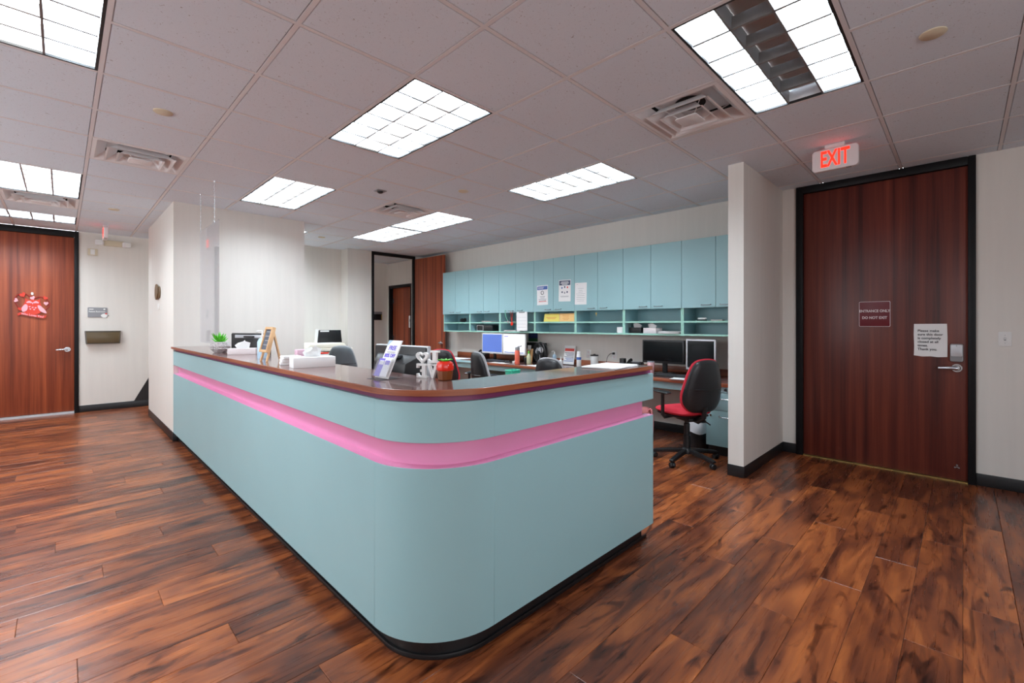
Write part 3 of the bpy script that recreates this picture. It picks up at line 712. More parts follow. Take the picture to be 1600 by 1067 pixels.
# ------------------------------------------------------------------ office chairs (face +X)
BACK = curve_pts([(0, .505), (.12, .515), (.195, .58), (.215, .67), (.195, .78), (.16, .90), (.11, .975), (0, .995), (-.11, .975), (-.16, .90), (-.195, .78), (-.215, .67), (-.195, .58), (-.12, .515)], 4)
SEAT = curve_pts([(.25, 0), (.245, .14), (.19, .21), (0, .22), (-.15, .17), (-.185, .09), (-.19, 0), (-.185, -.09), (-.15, -.17), (0, -.22), (.19, -.21), (.245, -.14)], 4)
def chair(label, loc, rz, fab, shell='shell', arms=True, base=18):
    t = thing('office_chair', label, 'office chair', loc, rz, 'swivel office chairs')
    lean = lambda z: -.235 - .10*(z-.5) + .06*max(0, .72-z)
    curve = lambda u: .9*u*u
    MB().puff(BACK, lambda u, w, k: (lean(w) + curve(u)*1.0 - k - .004, u, w), .030, .004).build('back_shell', M[shell], t, smooth=60)
    big = [(u*1.045, (w-.75)*1.035+.752) for u, w in BACK]
    MB().puff(big, lambda u, w, k: (lean(w) + curve(u) + k + .012, u, w), .045, .014).build('back_pad', M[fab], t, smooth=60)
    MB().tube([(lean(.735) + curve(u) - .030*(1-abs(u/.22)**2.2) - .007, u, .735-.012*math.cos(u*6)) for u in [(-.205+.41*k/12) for k in range(13)]], .006, 6).build('back_strap', M['black'], t)
    MB().puff(SEAT, lambda u, w, k: (u+.02, w, .485 + k), .035, .035).build('seat_pad', M[fab], t, smooth=60)
    MB().puff([(u*.94, w*.94) for u, w in SEAT], lambda u, w, k: (u+.02, w, .452 + k), .01, .022).build('seat_pan', M['shell'], t, smooth=60)
    MB().cbox(-.02, 0, .415, .2, .14, .035).build('mechanism', M['black'], t, .008)
    MB().tube([(-.05, 0, .42), (-.16, 0, .41), (-.235, 0, .46), (-.255, 0, .56)], [.022, .024, .024, .02], 8).build('back_bracket', M['black'], t)
    MB().tube([(-.04, -.06, .415), (-.06, -.15, .39), (-.08, -.21, .345)], .006, 6).build('lift_lever', M['black'], t)
    MB().lathe([(.034, .10), (.034, .25), (.028, .255), (.028, .36), (.022, .365), (.022, .41)], 20).build('gas_column', M['black'], t)
    MB().lathe([(.052, .075), (.055, .10), (.045, .125), (.036, .13)], 20).build('hub', M['black'], t)
    for k in range(5):
        a = R(72*k + base)
        leg = MB().prism([(.03, .082), (.18, .068), (.30, .052), (.325, .058), (.325, .078), (.29, .086), (.16, .108), (.03, .122)], 'y', -.021, .021)
        lg = leg.xf(Matrix.Rotation(a, 4, 'Z')).build('base_leg', M['black'], t, .006)
        cs = bpy.data.objects.new('caster', None); COL.objects.link(cs); cs.parent = t; cs.location = (.305*math.cos(a), .305*math.sin(a), 0); cs.rotation_euler = (0, 0, a + R(37+20*k))
        for s in (-1, 1): MB().cyl((0, s*.006, .026), (0, s*.024, .026), .026, .024, 18).build('wheel', M['black'], cs, .002)
        MB().prism([(.0, .05), (.027, .04), (.03, .026), (.012, .022), (-.018, .045), (-.012, .056)], 'y', -.006, .006).build('fork', M['darkgrey'], cs)
    if arms:
        for s in (-1, 1):
            ar = MB().tube([(.02, s*.15, .44), (.02, s*.24, .435), (.02, s*.262, .46), (.02, s*.262, .66)], [.014, .016, .018, .016], 8).build('arm_post', M['black'], t)
            MB().puff(rrect(.24, .075, .034), lambda u, w, k, s=s: (u+.03, w+s*.262, .675 + k), .014, .014, 3).build('arm_pad', M['black'], t, smooth=60)
    return t
chair('red upholstered office chair with black back shell beside the partition wall', (4.185, 1.93, 0), R(63), 'redfab', base=45)
chair('black office chair with grey front upholstery facing the white monitors', (3.62, 4.05, 0), R(-14), 'greyfab')
chair('black office chair showing only its top above the short desk leg', (3.46, 2.86, 0), R(4), 'greyfab', arms=False)
chair('black-backed office chair with a red upholstered rim beside the open door', (3.62, 4.98, 0), R(28), 'redfab')
chair('grey-backed office chair in front of the white copier', (3.05, 6.98, 0), R(58), 'greyfab', 'greyshell', arms=False)


# ------------------------------------------------------------------ small things
def box_thing(name, label, cat, b, m, bevel=.002, group=None, rz=0):
    # a single box given by world extents, its origin at the middle of its base
    x0, y0, z0, x1, y1, z1 = b; cx, cy = (x0+x1)/2, (y0+y1)/2
    return tag(MB().box(x0-cx, y0-cy, 0, x1-cx, y1-cy, z1-z0).build(name, M[m], None, bevel, loc=(cx, cy, z0), rz=rz), label, cat, group)
def sheets(name, label, cat, loc, w, d, rz, layers, group=None, m='paper', step=.0012):
    # a loose pile of sheets, each a little turned, as one thing of several sheets
    t = thing(name, label, cat, loc, rz, group)
    for k in range(layers):
        a = R(random.uniform(-7, 7)) if k else 0
        s = MB().box(-w/2, -d/2, 0, w/2, d/2, step*.8).build('sheet', M[m], t, smooth=0, loc=(random.uniform(-.008, .008) if k else 0, random.uniform(-.008, .008) if k else 0, k*step), rz=a)
    return t
def lines(parent, face, x, y, z, widths, dz, h, m, align='c'):
    # rows of illegible small print as flat bars; face 'x' looks to -X, 'y' looks to -Y
    for k, w in enumerate(widths):
        zz = z - k*dz
        if face == 'x': b = (x-.0004, y-w/2, zz-h/2, x, y+w/2, zz+h/2)
        else: b = (y-w/2, x-.0004, zz-h/2, y+w/2, x, zz+h/2)
        MB().box(*b).build('print_line', M[m], parent, smooth=0)

# --- on and around the exit door
t = thing('door_sign', 'maroon plastic sign with white border reading entrance only do not exit', 'sign', (5.193, .59, 1.413))
MB().prism(rrect(.238, .238, .012), 'x', -.004, 0).build('plate', M['maroon'], t, .001)
bo, bi = rrect(.232, .232, .010), rrect(.225, .225, .008)
mb = MB(); n = len(bo)
mb.add([(-.0046, u, w) for u, w in bo] + [(-.0046, u, w) for u, w in bi], [(k, (k+1) % n, n+(k+1) % n, n+k) for k in range(n)]).build('border', M['signwhite'], t, smooth=0)
text('ENTRANCE ONLY', .033, (-.0045, 0, .028), FACE_X, M['signwhite'], t, sx=.85, bold=.0009)
text('DO NOT EXIT', .033, (-.0045, 0, -.034), FACE_X, M['signwhite'], t, sx=.88, bold=.0009)
t = thing('paper_notice', 'white paper notice taped to the exit door asking to keep it closed', 'notice', (5.193, .204, 1.18))
pp = [(-.109, -.139), (-.05, -.143), (0, -.138), (.05, -.142), (.108, -.134), (.106, -.05), (.109, .05), (.107, .142), (-.107, .143), (-.110, .03)]
MB().prism(pp, 'x', -.0012, 0).build('sheet', M['paper'], t, smooth=0)
text('Please make\nsure this door\nis completely\nclosed at all\ntimes.\nThank you.', .0285, (-.0018, .083, .002), FACE_X, M['ink'], t, align='LEFT', bold=.0006, line=1.12)
kp = thing('keypad_lock', 'grey keypad lock cover above the lever of the exit door', 'lock', (5.195, .038, 1.08))
MB().prism(rrect(.082, .148, .014), 'x', -.026, 0).build('body', M['grey'], kp, .006)
MB().prism(rrect(.070, .098, .010, cy=.018), 'x', -.032, -.026).build('cover', M['silver'], kp, .003)
MB().cyl((-.032, 0, .058), (-.0335, 0, .058), .003, .003, 10).build('keyhole', M['black'], kp)
t = thing('light_switch', 'white light switch plate on the wall beside the exit door', 'light switch', (X1, -.242, 1.20))
MB().prism(rrect(.074, .116, .006), 'x', -.006, 0).build('plate', M['white'], t, .002)
MB().box(-.008, -.006, -.012, -.006, .006, .012).build('switch_slot', M['grey'], t)
MB().box(-.016, -.004, -.002, -.006, .004, .009).build('toggle', M['white'], t, .001)
for z in (-.03, .03): MB().cyl((-.006, 0, z), (-.0075, 0, z), .0025, .0025, 8).build('screw', M['grey'], t)

# --- owl decoration on the far door (built facing -Y)
t = thing('owl_decoration', 'red felt owl hanger with pink wings inside a heart garland', 'decoration', (-.285, 9.575, 1.575)); t.scale = (.72, 1, .92)
def flat(poly, d0, d1, name, m, par=None): return MB().prism(poly, 'y', -d1, -d0).build(name, M[m], par or t, .001, 1)
flat(curve_pts([(-.105, -.11), (-.125, 0), (-.10, .08), (-.098, .125), (-.06, .10), (0, .105), (.06, .098), (.10, .12), (.10, .07), (.118, 0), (.10, -.10), (0, -.125)], 4), .006, .022, 'owl_body', 'owlred')
flat([(x*.045-.09, z) for x, z in []] or curve_pts([(-.13, -.085), (-.145, -.03), (-.10, .03), (-.065, .01), (-.075, -.06)], 5), .022, .03, 'wing', 'owlpink')
flat(curve_pts([(.065, .01), (.10, .015), (.165, -.05), (.185, -.105), (.10, -.07)], 5), .022, .03, 'wing', 'owlpink')
for sx in (-1, 1):
    flat([(sx*.045 + .04*math.cos(a), .07 + .016*math.sin(a) - .012*abs(math.cos(a))) for a in [2*math.pi*k/16 for k in range(16)]], .022, .026, 'brow', 'owlpink')
flat([(-.012, .06), (.012, .06), (0, .03)], .022, .027, 'beak', 'owlpink')
for hx, hz in ((-.04, -.005), (0, -.015), (.04, -.02), (-.03, -.04), (.02, -.048)):
    MB().prism([(u+hx, w+hz) for u, w in heart(.014)], 'y', -.026, -.022).build('chest_heart', M['owlpink'], t)
gar = curve_pts([(-.02, .14), (-.10, .19), (-.19, .175), (-.235, .10), (-.21, .02), (-.16, -.05)], 6, False)
MB().tube([(x, -.008, z) for x, z in gar], .006, 6).build('garland', M['owldark'], t)
gar = curve_pts([(.02, .12), (.09, .15), (.18, .12), (.23, .05), (.20, -.02), (.14, -.08)], 6, False)
MB().tube([(x, -.008, z) for x, z in gar], .006, 6).build('garland', M['owldark'], t)
for hx, hz, s_, m_, a in ((-.13, .175, .045, 'owlred', 30), (.17, .135, .036, 'owlred', -30), (-.16, -.04, .036, 'owlred', 10), (0, .13, .036, 'owlpink', 25), (-.215, .09, .034, 'owlpink', 70), (.18, .05, .036, 'owlpink', 0)):
    c_, s2 = math.cos(R(a)), math.sin(R(a))
    MB().prism([(u*c_-w*s2+hx, u*s2+w*c_+hz) for u, w in heart(s_)], 'y', -.022, -.012).build('heart', M[m_], t, .001, 1)
flat([(-.20, -.115), (-.16, -.09), (0, -.118), (.15, -.145), (.185, -.13), (.18, -.165), (.15, -.185), (0, -.158), (-.15, -.125), (-.19, -.15)], .014, .024, 'banner', 'owlred')
o = text('Who Loves You?', .046, (0, -.0245, -.137), FACE_Y, M['owlpink'], t, sx=.95, bold=.0008); o.rotation_euler = (R(90), R(9.5), 0)
MB().lathe([(.0, 0), (.018, .004), (.02, .03), (.014, .042), (.0, .045)], 16).xf(Matrix.Translation((-.005, -.012, .175))).build('hook', M['white'], t)

# --- hall wall beside that door
t = thing('emergency_light', 'twin-head emergency light high on the hall wall', 'emergency light', (.552, Y1, 2.575))
MB().prism(rrect(.25, .085, .012), 'y', -.055, 0).build('body', M['cream'], t, .006)
for s in (-1, 1):
    MB().cyl((s*.11, -.03, -.005), (s*.14, -.06, -.008), .014, .014, 10).build('neck', M['cream'], t)
    hd = MB().prism(rrect(.085, .075, .012), 'y', -.04, .03).xf(Matrix.Translation((s*.15, -.085, -.012)) @ Matrix.Rotation(R(s*18), 4, 'Z')).build('lamp_head', M['vent'], t, .006)
    MB().prism(rrect(.065, .055, .01), 'y', -.043, -.040).xf(Matrix.Translation((s*.15, -.085, -.012)) @ Matrix.Rotation(R(s*18), 4, 'Z')).build('lens', M['white'], hd)
t = thing('door_chime', 'small cream chime box on the hall wall under the emergency light', 'chime', (.327, Y1, 2.42))
MB().prism(rrect(.11, .10, .008), 'y', -.02, 0).build('base_plate', M['cream'], t, .003)
MB().prism(rrect(.05, .08, .004), 'y', -.032, -.02).build('cover', M['white'], t, .003)
t = thing('room_plaque', 'grey room name plaque with white lettering on the hall wall', 'sign', (.381, Y1, 1.503))
MB().prism(rrect(.218, .152, .008), 'y', -.008, 0).build('plate', M['plaque'], t, .002)
lines(t, 'y', -.008, -.07, .048, [.05], .02, .012, 'white')
text('Patient Restroom', .029, (-.098, -.0085, .012), FACE_Y, M['white'], t, align='LEFT', bold=.0006, sx=.88)
MB().cyl((.075, -.008, .05), (.075, -.010, .05), .012, .012, 14).build('symbol', M['white'], t)
st_ = MB().prism(curve_pts([(-.035, 0), (-.01, .025), (.03, .02), (.036, -.015), (.005, -.038), (-.025, -.02)], 4), 'y', -.013, -.008).xf(Matrix.Translation((.07, 0, -.045))).build('sticker', M['white'], t)
MB().prism(heart(.014), 'y', -.015, -.013).xf(Matrix.Translation((.094, 0, -.018))).build('red_bow', M['red'], st_)
MB().box(.105, -.011, -.052, .128, -.008, -.044).build('twig', M['black'], st_)
t = thing('file_tray', 'bronze plastic wall file pocket below the room plaque', 'wall file', (.442, Y1, 1.03))
MB().prism([(-.204, .19), (.204, .19), (.192, 0), (-.192, 0)], 'y', -.01, 0).build('back', M['bronze_dark'], t, .002)
MB().prism([(-.19, .17), (.19, .17), (.175, .008), (-.175, .008)], 'y', -.075, -.068).build('front', M['bronze'], t, .002)
for s in (-1, 1): MB().add([(s*.204, -.01, .19), (s*.19, -.075, .17), (s*.175, -.075, .0), (s*.192, -.01, 0), (s*.200, -.01, .19), (s*.186, -.072, .17), (s*.171, -.072, .0), (s*.188, -.01, 0)], [(0, 1, 2, 3), (7, 6, 5, 4), (0, 4, 5, 1), (1, 5, 6, 2), (2, 6, 7, 3), (3, 7, 4, 0)]).build('side', M['bronze_dark'], t)
MB().box(-.188, -.073, -.004, .188, -.001, .004).build('floor_plate', M['bronze_dark'], t)
t = thing('wall_roundel', 'pair of round brown wood discs on the side of the column wall', 'wall ornament', (.872, 7.50, 1.73))
MB().lathe([(.075, 0), (.08, .006), (.075, .014)], 28).xf(Matrix.Rotation(R(-90), 4, 'Y') @ Matrix.Translation((0, -.05, 0))).build('disc', M['wooddisc'], t)
MB().lathe([(.098, .012), (.104, .02), (.098, .03)], 32).xf(Matrix.Rotation(R(-90), 4, 'Y') @ Matrix.Translation((.01, .06, 0))).build('disc', M['wooddisc'], t)
box_thing('wall_sensor', 'small white wall button under the round wood discs', 'wall button', (.858, 7.47, 1.51, .872, 7.53, 1.585), 'white', .004)
t = thing('corridor_sign', 'black and silver room sign on the corridor wall seen through the doorway', 'sign', (4.93, Y1, 1.52))
MB().box(-.12, -.008, -.10, .12, 0, .035).build('plate', M['black'], t, .002)
MB().box(-.12, -.010, .035, .12, 0, .09).build('header', M['plaque'], t, .002)
MB().box(.10, -.0085, -.09, .118, -.008, .025).build('stripe', M['brass'], t)
t = thing('glove_dispenser', 'white dispenser mounted on the corridor end door', 'dispenser', (5.25, 8.63, 1.38))
MB().prism(rrect(.1, .26, .015), 'x', -.05, 0).build('body', M['white'], t, .008)
MB().box(-.052, -.012, 0, -.05, .012, .06).build('slot', M['greyink'], t)

# --- hanging acrylic shield
t = thing('acrylic_shield', 'clear acrylic sneeze shield hanging on two chains at the far end of the desk', 'sneeze guard', (1.025, 5.475, 1.13))
MB().box(-.003, -.41, 0, .003, .41, 1.18).build('panel', M['glass'], t)
for y in (-.235, .395):
    top, bot = CZ-1.13, 1.165
    mb = MB(); k = 0; z = bot
    while z < top-.004:
        hook = [(.0045*math.cos(a) if k % 2 else 0, y + (0 if k % 2 else .0045*math.cos(a)), z + .012 + .0125*math.sin(a)) for a in [2*math.pi*q/10 for q in range(10)]]
        mb.tube(hook, .0013, 4, closed=True); z += .021; k += 1
    mb.build('chain', M['chrome'], t)
    MB().cyl((0, y, top-.012), (0, y, top-.001), .006, .008, 10).build('ceiling_clip', M['chrome'], t)

# --- things on the reception counter
CT = 1.068
t = thing('potted_succulent', 'small green plastic succulent in a faceted speckled pot', 'potted plant', (.975, 4.77, CT))
mb = MB()
n = 8; rad = [(.045, 0), (.078, .035), (.082, .055), (.068, .095)]
for r_, z in rad: mb.v += [(r_*math.cos(2*math.pi*(k+(.5 if z in (.035, .095) else 0))/n), r_*math.sin(2*math.pi*(k+(.5 if z in (.035, .095) else 0))/n), z) for k in range(n)]
for i in range(3):
    for k in range(n): mb.f += [(i*n+k, i*n+(k+1) % n, (i+1)*n+k), (i*n+(k+1) % n, (i+1)*n+(k+1) % n, (i+1)*n+k)]
mb.f += [tuple(range(n-1, -1, -1)), tuple(range(3*n, 4*n))]
mb.build('pot', M['pot'], t, smooth=0)
for k in range(20):
    a, e = random.uniform(0, 6.28), random.uniform(.35, 1.35); L_ = random.uniform(.07, .11)
    d = Vector((math.cos(a)*math.cos(e), math.sin(a)*math.cos(e), math.sin(e)))
    MB().tube([Vector((0, 0, .09)) + d*.01, Vector((0, 0, .09)) + d*L_*.5 + Vector((0, 0, -.004)), Vector((0, 0, .09)) + d*L_ + Vector((0, 0, .006))], [.007, .009, .0012], 5).build('leaf', M['green'], t)
def tissue_box(label, loc, rz, m, size=(.235, .12, .055), group='tissue boxes'):
    t = thing('tissue_box', label, 'tissue box', loc, rz, group)
    w, d, h = size
    MB().box(-w/2, -d/2, 0, w/2, d/2, h).build('box', M[m], t, .002)
    MB().prism([(.045*math.cos(a), .02*math.sin(a)) for a in [2*math.pi*k/16 for k in range(16)]], 'z', h-.001, h+.0006).build('slot', M['greyink'], t)
    mb = MB()
    for k in range(3):
        a = k*2.1+.3; c_, s_ = math.cos(a)*.03, math.sin(a)*.012
        mb.add([(-.035+c_*.3, -.006+s_, h), (.035+c_*.3, .006+s_, h), (.022+c_, .012+s_*2, h+.045+.012*k), (-.012+c_, -.002+s_*2, h+.058-.012*k), (-.034+c_, -.012, h+.026)], [(0, 1, 2, 3, 4)])
        mb.add([(x+.001, y+.003, z) for x, y, z in mb.v[-5:]], [(4, 3, 2, 1, 0)])
    mb.build('tissue', M['paper'], t)
    return t
tissue_box('pale grey tissue box beside the potted succulent', (1.05, 4.36, CT), R(-22), 'exitface', (.20, .11, .05))
tissue_box('white tissue box between the easel and the brochure holder', (1.02, 2.76, CT), R(-8), 'paper', (.225, .115, .06))
for k in range(3): tag(MB().box(-.05, -.04, 0, .05, .04, .018).build('small_carton', M['paper'], None, .002, loc=(.975+.004*k, 3.02-.003*k, CT+.0185*k), rz=R(-12+5*k)), ['bottom', 'middle', 'top'][k] + ' flat white carton of the little stack behind the tissue box', 'carton', 'stack of white cartons on the counter')
box_thing('pink_packet', 'pale pink packet leaning behind the white tissue box', 'packet', (1.05, 3.10, CT, 1.13, 3.15, CT+.085), 'pinkbox', .003)
t = thing('red_topped_carton', 'white carton with a red lid behind the white tissue box', 'carton', (1.15, 2.97, CT))
MB().box(-.03, -.04, 0, .03, .04, .062).build('box', M['paper'], t, .002)
MB().box(-.031, -.041, .062, .031, .041, .069).build('lid', M['red'], t, .001)
t = thing('pump_bottle', 'tall pale blue pump bottle beside the easel', 'bottle', (1.02, 3.72, CT))
MB().lathe([(.031, 0), (.033, .01), (.033, .12), (.022, .145), (.012, .15)], 20).build('bottle', M['skyblue'], t)
MB().lathe([(.014, .15), (.014, .168), (.006, .170), (.006, .19)], 14).build('collar', M['white'], t)
MB().tube([(0, 0, .19), (0, 0, .20), (-.02, .03, .2), (-.028, .042, .192)], .006, 8).build('pump_head', M['white'], t)
t = thing('easel_chalkboard', 'small pale wooden easel holding a framed chalkboard', 'easel', (.985, 3.40, CT), R(3))
zt = .235
M_ = Matrix.Rotation(R(-14), 4, 'Y')
for s in (-1, 1):
    MB().cbox(0, 0, zt/2, .012, .015, zt).xf(Matrix.Translation((-.045, s*.055, 0)) @ Matrix.Rotation(R(14), 4, 'Y') @ Matrix.Rotation(R(s*5), 4, 'X')).build('front_leg', M['pine'], t, .001)
MB().cbox(0, 0, zt*.48, .012, .015, zt*.96).xf(Matrix.Translation((.058, 0, 0)) @ Matrix.Rotation(R(-12), 4, 'Y')).build('rear_leg', M['pine'], t, .001)
F_ = Matrix.Translation((-.020, 0, .145)) @ Matrix.Rotation(R(14), 4, 'Y')
MB().cbox(-.003, 0, .0, .006, .105, .145).xf(F_).build('board', M['chalk'], t)
fr_ = MB()
for y0, z0, y1, z1 in ((-.065, -.087, .065, -.07), (-.065, .07, .065, .087), (-.065, -.07, -.05, .07), (.05, -.07, .065, .07)): fr_.box(-.014, y0, z0, .004, y1, z1)
fr_.xf(F_).build('board_frame', M['pine'], t, .001)
for k, w_ in enumerate((.07, .09, .06, .08)): MB().box(-.0066, -w_/2, .05-.03*k, -.006, w_/2, .058-.03*k).xf(F_).build('chalk_line', M['greyink'], t, smooth=0)
t = thing('brochure_holder', 'slanted white offer card in a stand with purple brochures', 'brochure stand', (1.018, 1.915, CT), R(2))
B_ = Matrix.Translation((-.01, 0, .004)) @ Matrix.Rotation(R(24), 4, 'Y')
MB().box(-.05, -.058, 0, .06, .058, .003).build('foot', M['glass'], t)
MB().box(-.002, -.055, 0, .003, .055, .185).xf(B_).build('card', M['paper'], t, .0008)
MB().prism([(.055, .184), (.055, .155), (.02, .184)], 'x', -.0026, -.002).xf(B_).build('corner_ribbon', M['skyblue'], t, smooth=0)
for s_, z_, sz in (('FREE', .145, .030), ('80% OFF', .108, .024)):
    o = text(s_, sz, B_ @ Vector((-.0026, 0, z_)), FACE_X, M['purple'], t, bold=.0008); o.rotation_euler = (B_.to_3x3() @ Matrix(((0, 0, -1), (-1, 0, 0), (0, 1, 0)))).to_euler()
for z_, w_ in ((.127, .07), (.122, .06), (.09, .07), (.085, .06)): MB().box(-.0024, -w_/2, z_-.001, -.002, w_/2, z_+.001).xf(B_).build('print_line', M['greyink'], t, smooth=0)
MB().box(-.022, -.058, .002, -.018, .058, .075).xf(B_).build('pocket', M['glass'], t)
for k, (a, m_) in enumerate(((-.028, 'paper'), (.028, 'purple'))):
    br = MB().box(-.016+.004*k, a-.027, .004, -.013+.004*k, a+.027, .09).xf(B_).build('brochure', M[m_], t, smooth=0)
    MB().box(-.0165+.004*k, a-.018, .06, -.016+.004*k, a+.018, .08).xf(B_).build('brochure_title', M['purple' if k == 0 else 'paper'], br, smooth=0)
# LOVE letters, turned towards the receptionist so that they read backwards from the public side
t = thing('love_letters', 'white wooden LOVE letters with a heart for the O, facing the receptionist', 'ornament', (1.172, 1.785, CT), R(24))
S_ = .128
def letter(poly, name): MB().prism([(u*S_, w*S_) for u, w in poly], 'x', -.008, .008).build(name, M['white'], t, .001, 1)
letter([(-.02, .55), (-.44, .55), (-.44, .62), (-.36, .62), (-.36, .93), (-.46, .93), (-.46, 1.0), (-.10, 1.0), (-.10, .93), (-.20, .93), (-.20, .64), (-.09, .64), (-.02, .70)], 'letter_l')
ho, hi_ = [(u*.27+.24, w*.25+.76) for u, w in heart(1, 28)], [(u*.15+.24, w*.14+.765) for u, w in heart(1, 28)]
n = len(ho); mb = MB(); vs = [(x, u*S_, w*S_) for x in (-.008, .008) for ring in (ho, hi_) for u, w in ring]
fs = []
for k in range(n):
    k2 = (k+1) % n; fs += [(k, k2, n+k2, n+k), (2*n+k, 3*n+k, 3*n+k2, 2*n+k2), (k, 2*n+k, 2*n+k2, k2), (n+k, n+k2, 3*n+k2, 3*n+k)]
mb.add(vs, fs).build('letter_o', M['white'], t)
letter([(-.46, .52), (-.46, .45), (-.40, .45), (-.24, 0), (-.16, 0), (-.01, .45), (.03, .45), (.03, .52), (-.15, .52), (-.15, .45), (-.11, .45), (-.19, .18), (-.27, .45), (-.22, .45), (-.22, .52)], 'letter_v')
letter([(.03, .52), (.03, .45), (.09, .45), (.09, .07), (.03, .07), (.03, 0), (.47, 0), (.47, .16), (.40, .16), (.37, .08), (.24, .08), (.24, .22), (.31, .22), (.31, .31), (.24, .31), (.24, .44), (.37, .44), (.40, .36), (.47, .36), (.47, .52)], 'letter_e')
t = thing('strawberry_jar', 'glossy red strawberry jar with brown base and green leaf lid', 'jar', (1.185, 1.672, CT))
MB().lathe([(.026, 0), (.031, .003), (.034, .025), (.036, .042)], 10).build('basket', M['brown'], t, .001, smooth=0)
MB().lathe([(.036, .042), (.039, .048), (.039, .062), (.036, .076), (.026, .084), (.016, .086)], 10).build('berry', M['red'], t, .002, smooth=25)
lid = MB()
for k in range(8):
    a = 2*math.pi*k/8; c_, s_ = math.cos(a), math.sin(a)
    lid.add([(.010*c_-.010*s_, .010*s_+.010*c_, .087), (.010*c_+.010*s_, .010*s_-.010*c_, .087), ((.034)*c_, (.034)*s_, .091), (.010*c_-.010*s_, .010*s_+.010*c_, .090), (.010*c_+.010*s_, .010*s_-.010*c_, .090), ((.034)*c_, (.034)*s_, .094)], [(2, 1, 0), (3, 4, 5), (0, 1, 4, 3), (1, 2, 5, 4), (2, 0, 3, 5)])
lid.cyl((0, 0, .086), (0, 0, .091), .016, .014, 12).build('leaf_lid', M['green'], t)
for k in range(7):
    a = 2*math.pi*k/7; MB().ball((.0365*math.cos(a), .0365*math.sin(a), .068), .0022, .0022, .0035, 6, 4).build('seed', M['owlpink'], t)  # pale seeds, lightened to double as whitish highlights on the berry
sheets('paper_stack', 'loose white papers at the free end of the short desk leg', 'papers', (2.22, 1.49, CT+.0005), .30, .21, R(5), 6, step=.0016)

# --- behind the counter
def back_monitor(label, loc, rz, w, z0, z1, hump=True, rim='black'):
    # a display seen from behind; it faces local +X
    t = thing('desktop_monitor', label, 'monitor', loc, rz, 'computer monitors')
    MB().box(.0, -w/2, z0, .022, w/2, z1).build('bezel', M[rim], t, .004)
    MB().box(.022, -w/2+.015, z0+.015, .0235, w/2-.015, z1-.015).build('screen', M['blackgloss'], t)
    MB().box(-.012, -w/2+.006, z0+.006, 0, w/2-.006, z1-.006).build('rear_cover', M['black'], t, .006)
    if hump:
        zc = z0+.02
        h_ = MB().add([(-.012, -w*.42, zc), (-.012, w*.42, zc), (-.012, w*.42, z1-.05), (-.012, -w*.42, z1-.05), (-.10, -w*.30, zc+.01), (-.10, w*.30, zc+.01), (-.08, w*.30, z1-.10), (-.08, -w*.30, z1-.10)], [(0, 1, 2, 3), (4, 7, 6, 5), (0, 4, 5, 1), (1, 5, 6, 2), (2, 6, 7, 3), (3, 7, 4, 0)]).build('rear_hump', M['black'], t, .008)
        MB().box(-.07, -w*.14, z1-.075, -.03, w*.10, z1-.055).build('grip', M['darkgrey'], t, .006)
        MB().box(-.115, -w*.16, zc+.02, -.10, w*.16, zc+.11).build('port_cover', M['black'], t, .004)
    else:
        MB().box(-.016, -w*.38, z1-.055, -.012, w*.38, z1-.02).build('speaker_grille', M['silver'], t, .002)
        MB().box(-.04, -w*.14, z1-.05, -.012, w*.10, z1-.03).build('grip', M['black'], t, .004)
        MB().box(-.03, -.07, z0+.06, -.012, .07, z0+.16).build('mount', M['darkgrey'], t, .004)
        MB().box(-.033, -.06, z0+.15, -.03, .06, z0+.156).build('mount_trim', M['silver'], t)
    MB().box(-.06, -.03, .012, -.035, .03, z0+.12).build('neck', M['black'], t, .004)
    MB().prism(rrect(.2, .24, .03), 'z', 0, .012).build('foot', M['black'], t, .003)
    return t
back_monitor('black desktop monitor with silver strip, back turned, beside the tissue box', (1.47, 5.80, WZ), R(25), .57, .12, .485, False)
back_monitor('bulky black desktop monitor, back turned, behind the brochure stand', (1.44, 2.50, WZ), R(3), .56, .10, .455, True, 'silver')

# --- copier corner
t = thing('copier', 'off-white office copier with dark output trays against the alcove wall', 'copier', (3.10, 7.98, 0))
MB().box(-.36, -.30, .0, .30, .36, .86).build('body', M['beige'], t, .012)
MB().box(-.37, -.33, .87, .40, .37, .92).build('scanner_bed', M['beige'], t, .01)
MB().prism([(-.36, .922), (.30, .922), (.26, 1.0), (-.30, 1.0)], 'y', -.32, .34).build('document_feeder', M['beige'], t, .012)
MB().prism([(-.44, .80), (-.36, .84), (-.36, .90), (-.46, .90)], 'y', -.2, .2).build('bypass_tray', M['beige'], t, .005)
MB().tube([(-.44, -.24, .86), (-.30, -.34, .885), (-.1, -.345, .875)], .008, 6).build('latch', M['grey'], t)
for z, x in ((.80, .42), (.70, .44), (.60, .45)):
    tr_ = MB().prism([(.30, z), (x, z-.03), (x+.01, z+.0), (x-.02, z+.045), (.30, z+.05)], 'y', -.30, .25).build('output_tray', M['darkgrey'], t, .006)
MB().box(.31, -.295, .83, .36, -.26, .87).build('key_block', M['black'], t, .004)
for z in (.12, .32): MB().box(-.33, -.302, z, .27, -.295, z+.17).build('paper_drawer', M['white'], t, .004)
sheets('copier_papers', 'loose white sheets lying on the copier', 'papers', (3.16, 7.86, 1.001), .3, .21, R(12), 4)
t = thing('black_tablet', 'black flat panel standing on the copier against the alcove wall', 'monitor', (3.27, 8.06, 1.001))
MB().prism([(-.21, 0), (.21, 0), (.19, .22), (-.19, .22)], 'y', -.01, .012).build('panel', M['black'], t, .004)
MB().prism([(-.255, 0), (-.19, 0), (-.18, .235), (-.235, .235)], 'y', .014, .022).build('backing_card', M['paper'], t)
MB().box(-.17, -.0115, .19, -.02, -.01, .212).build('label', M['paper'], t)
MB().box(-.08, .012, 0, .08, .06, .012).build('stand', M['black'], t)

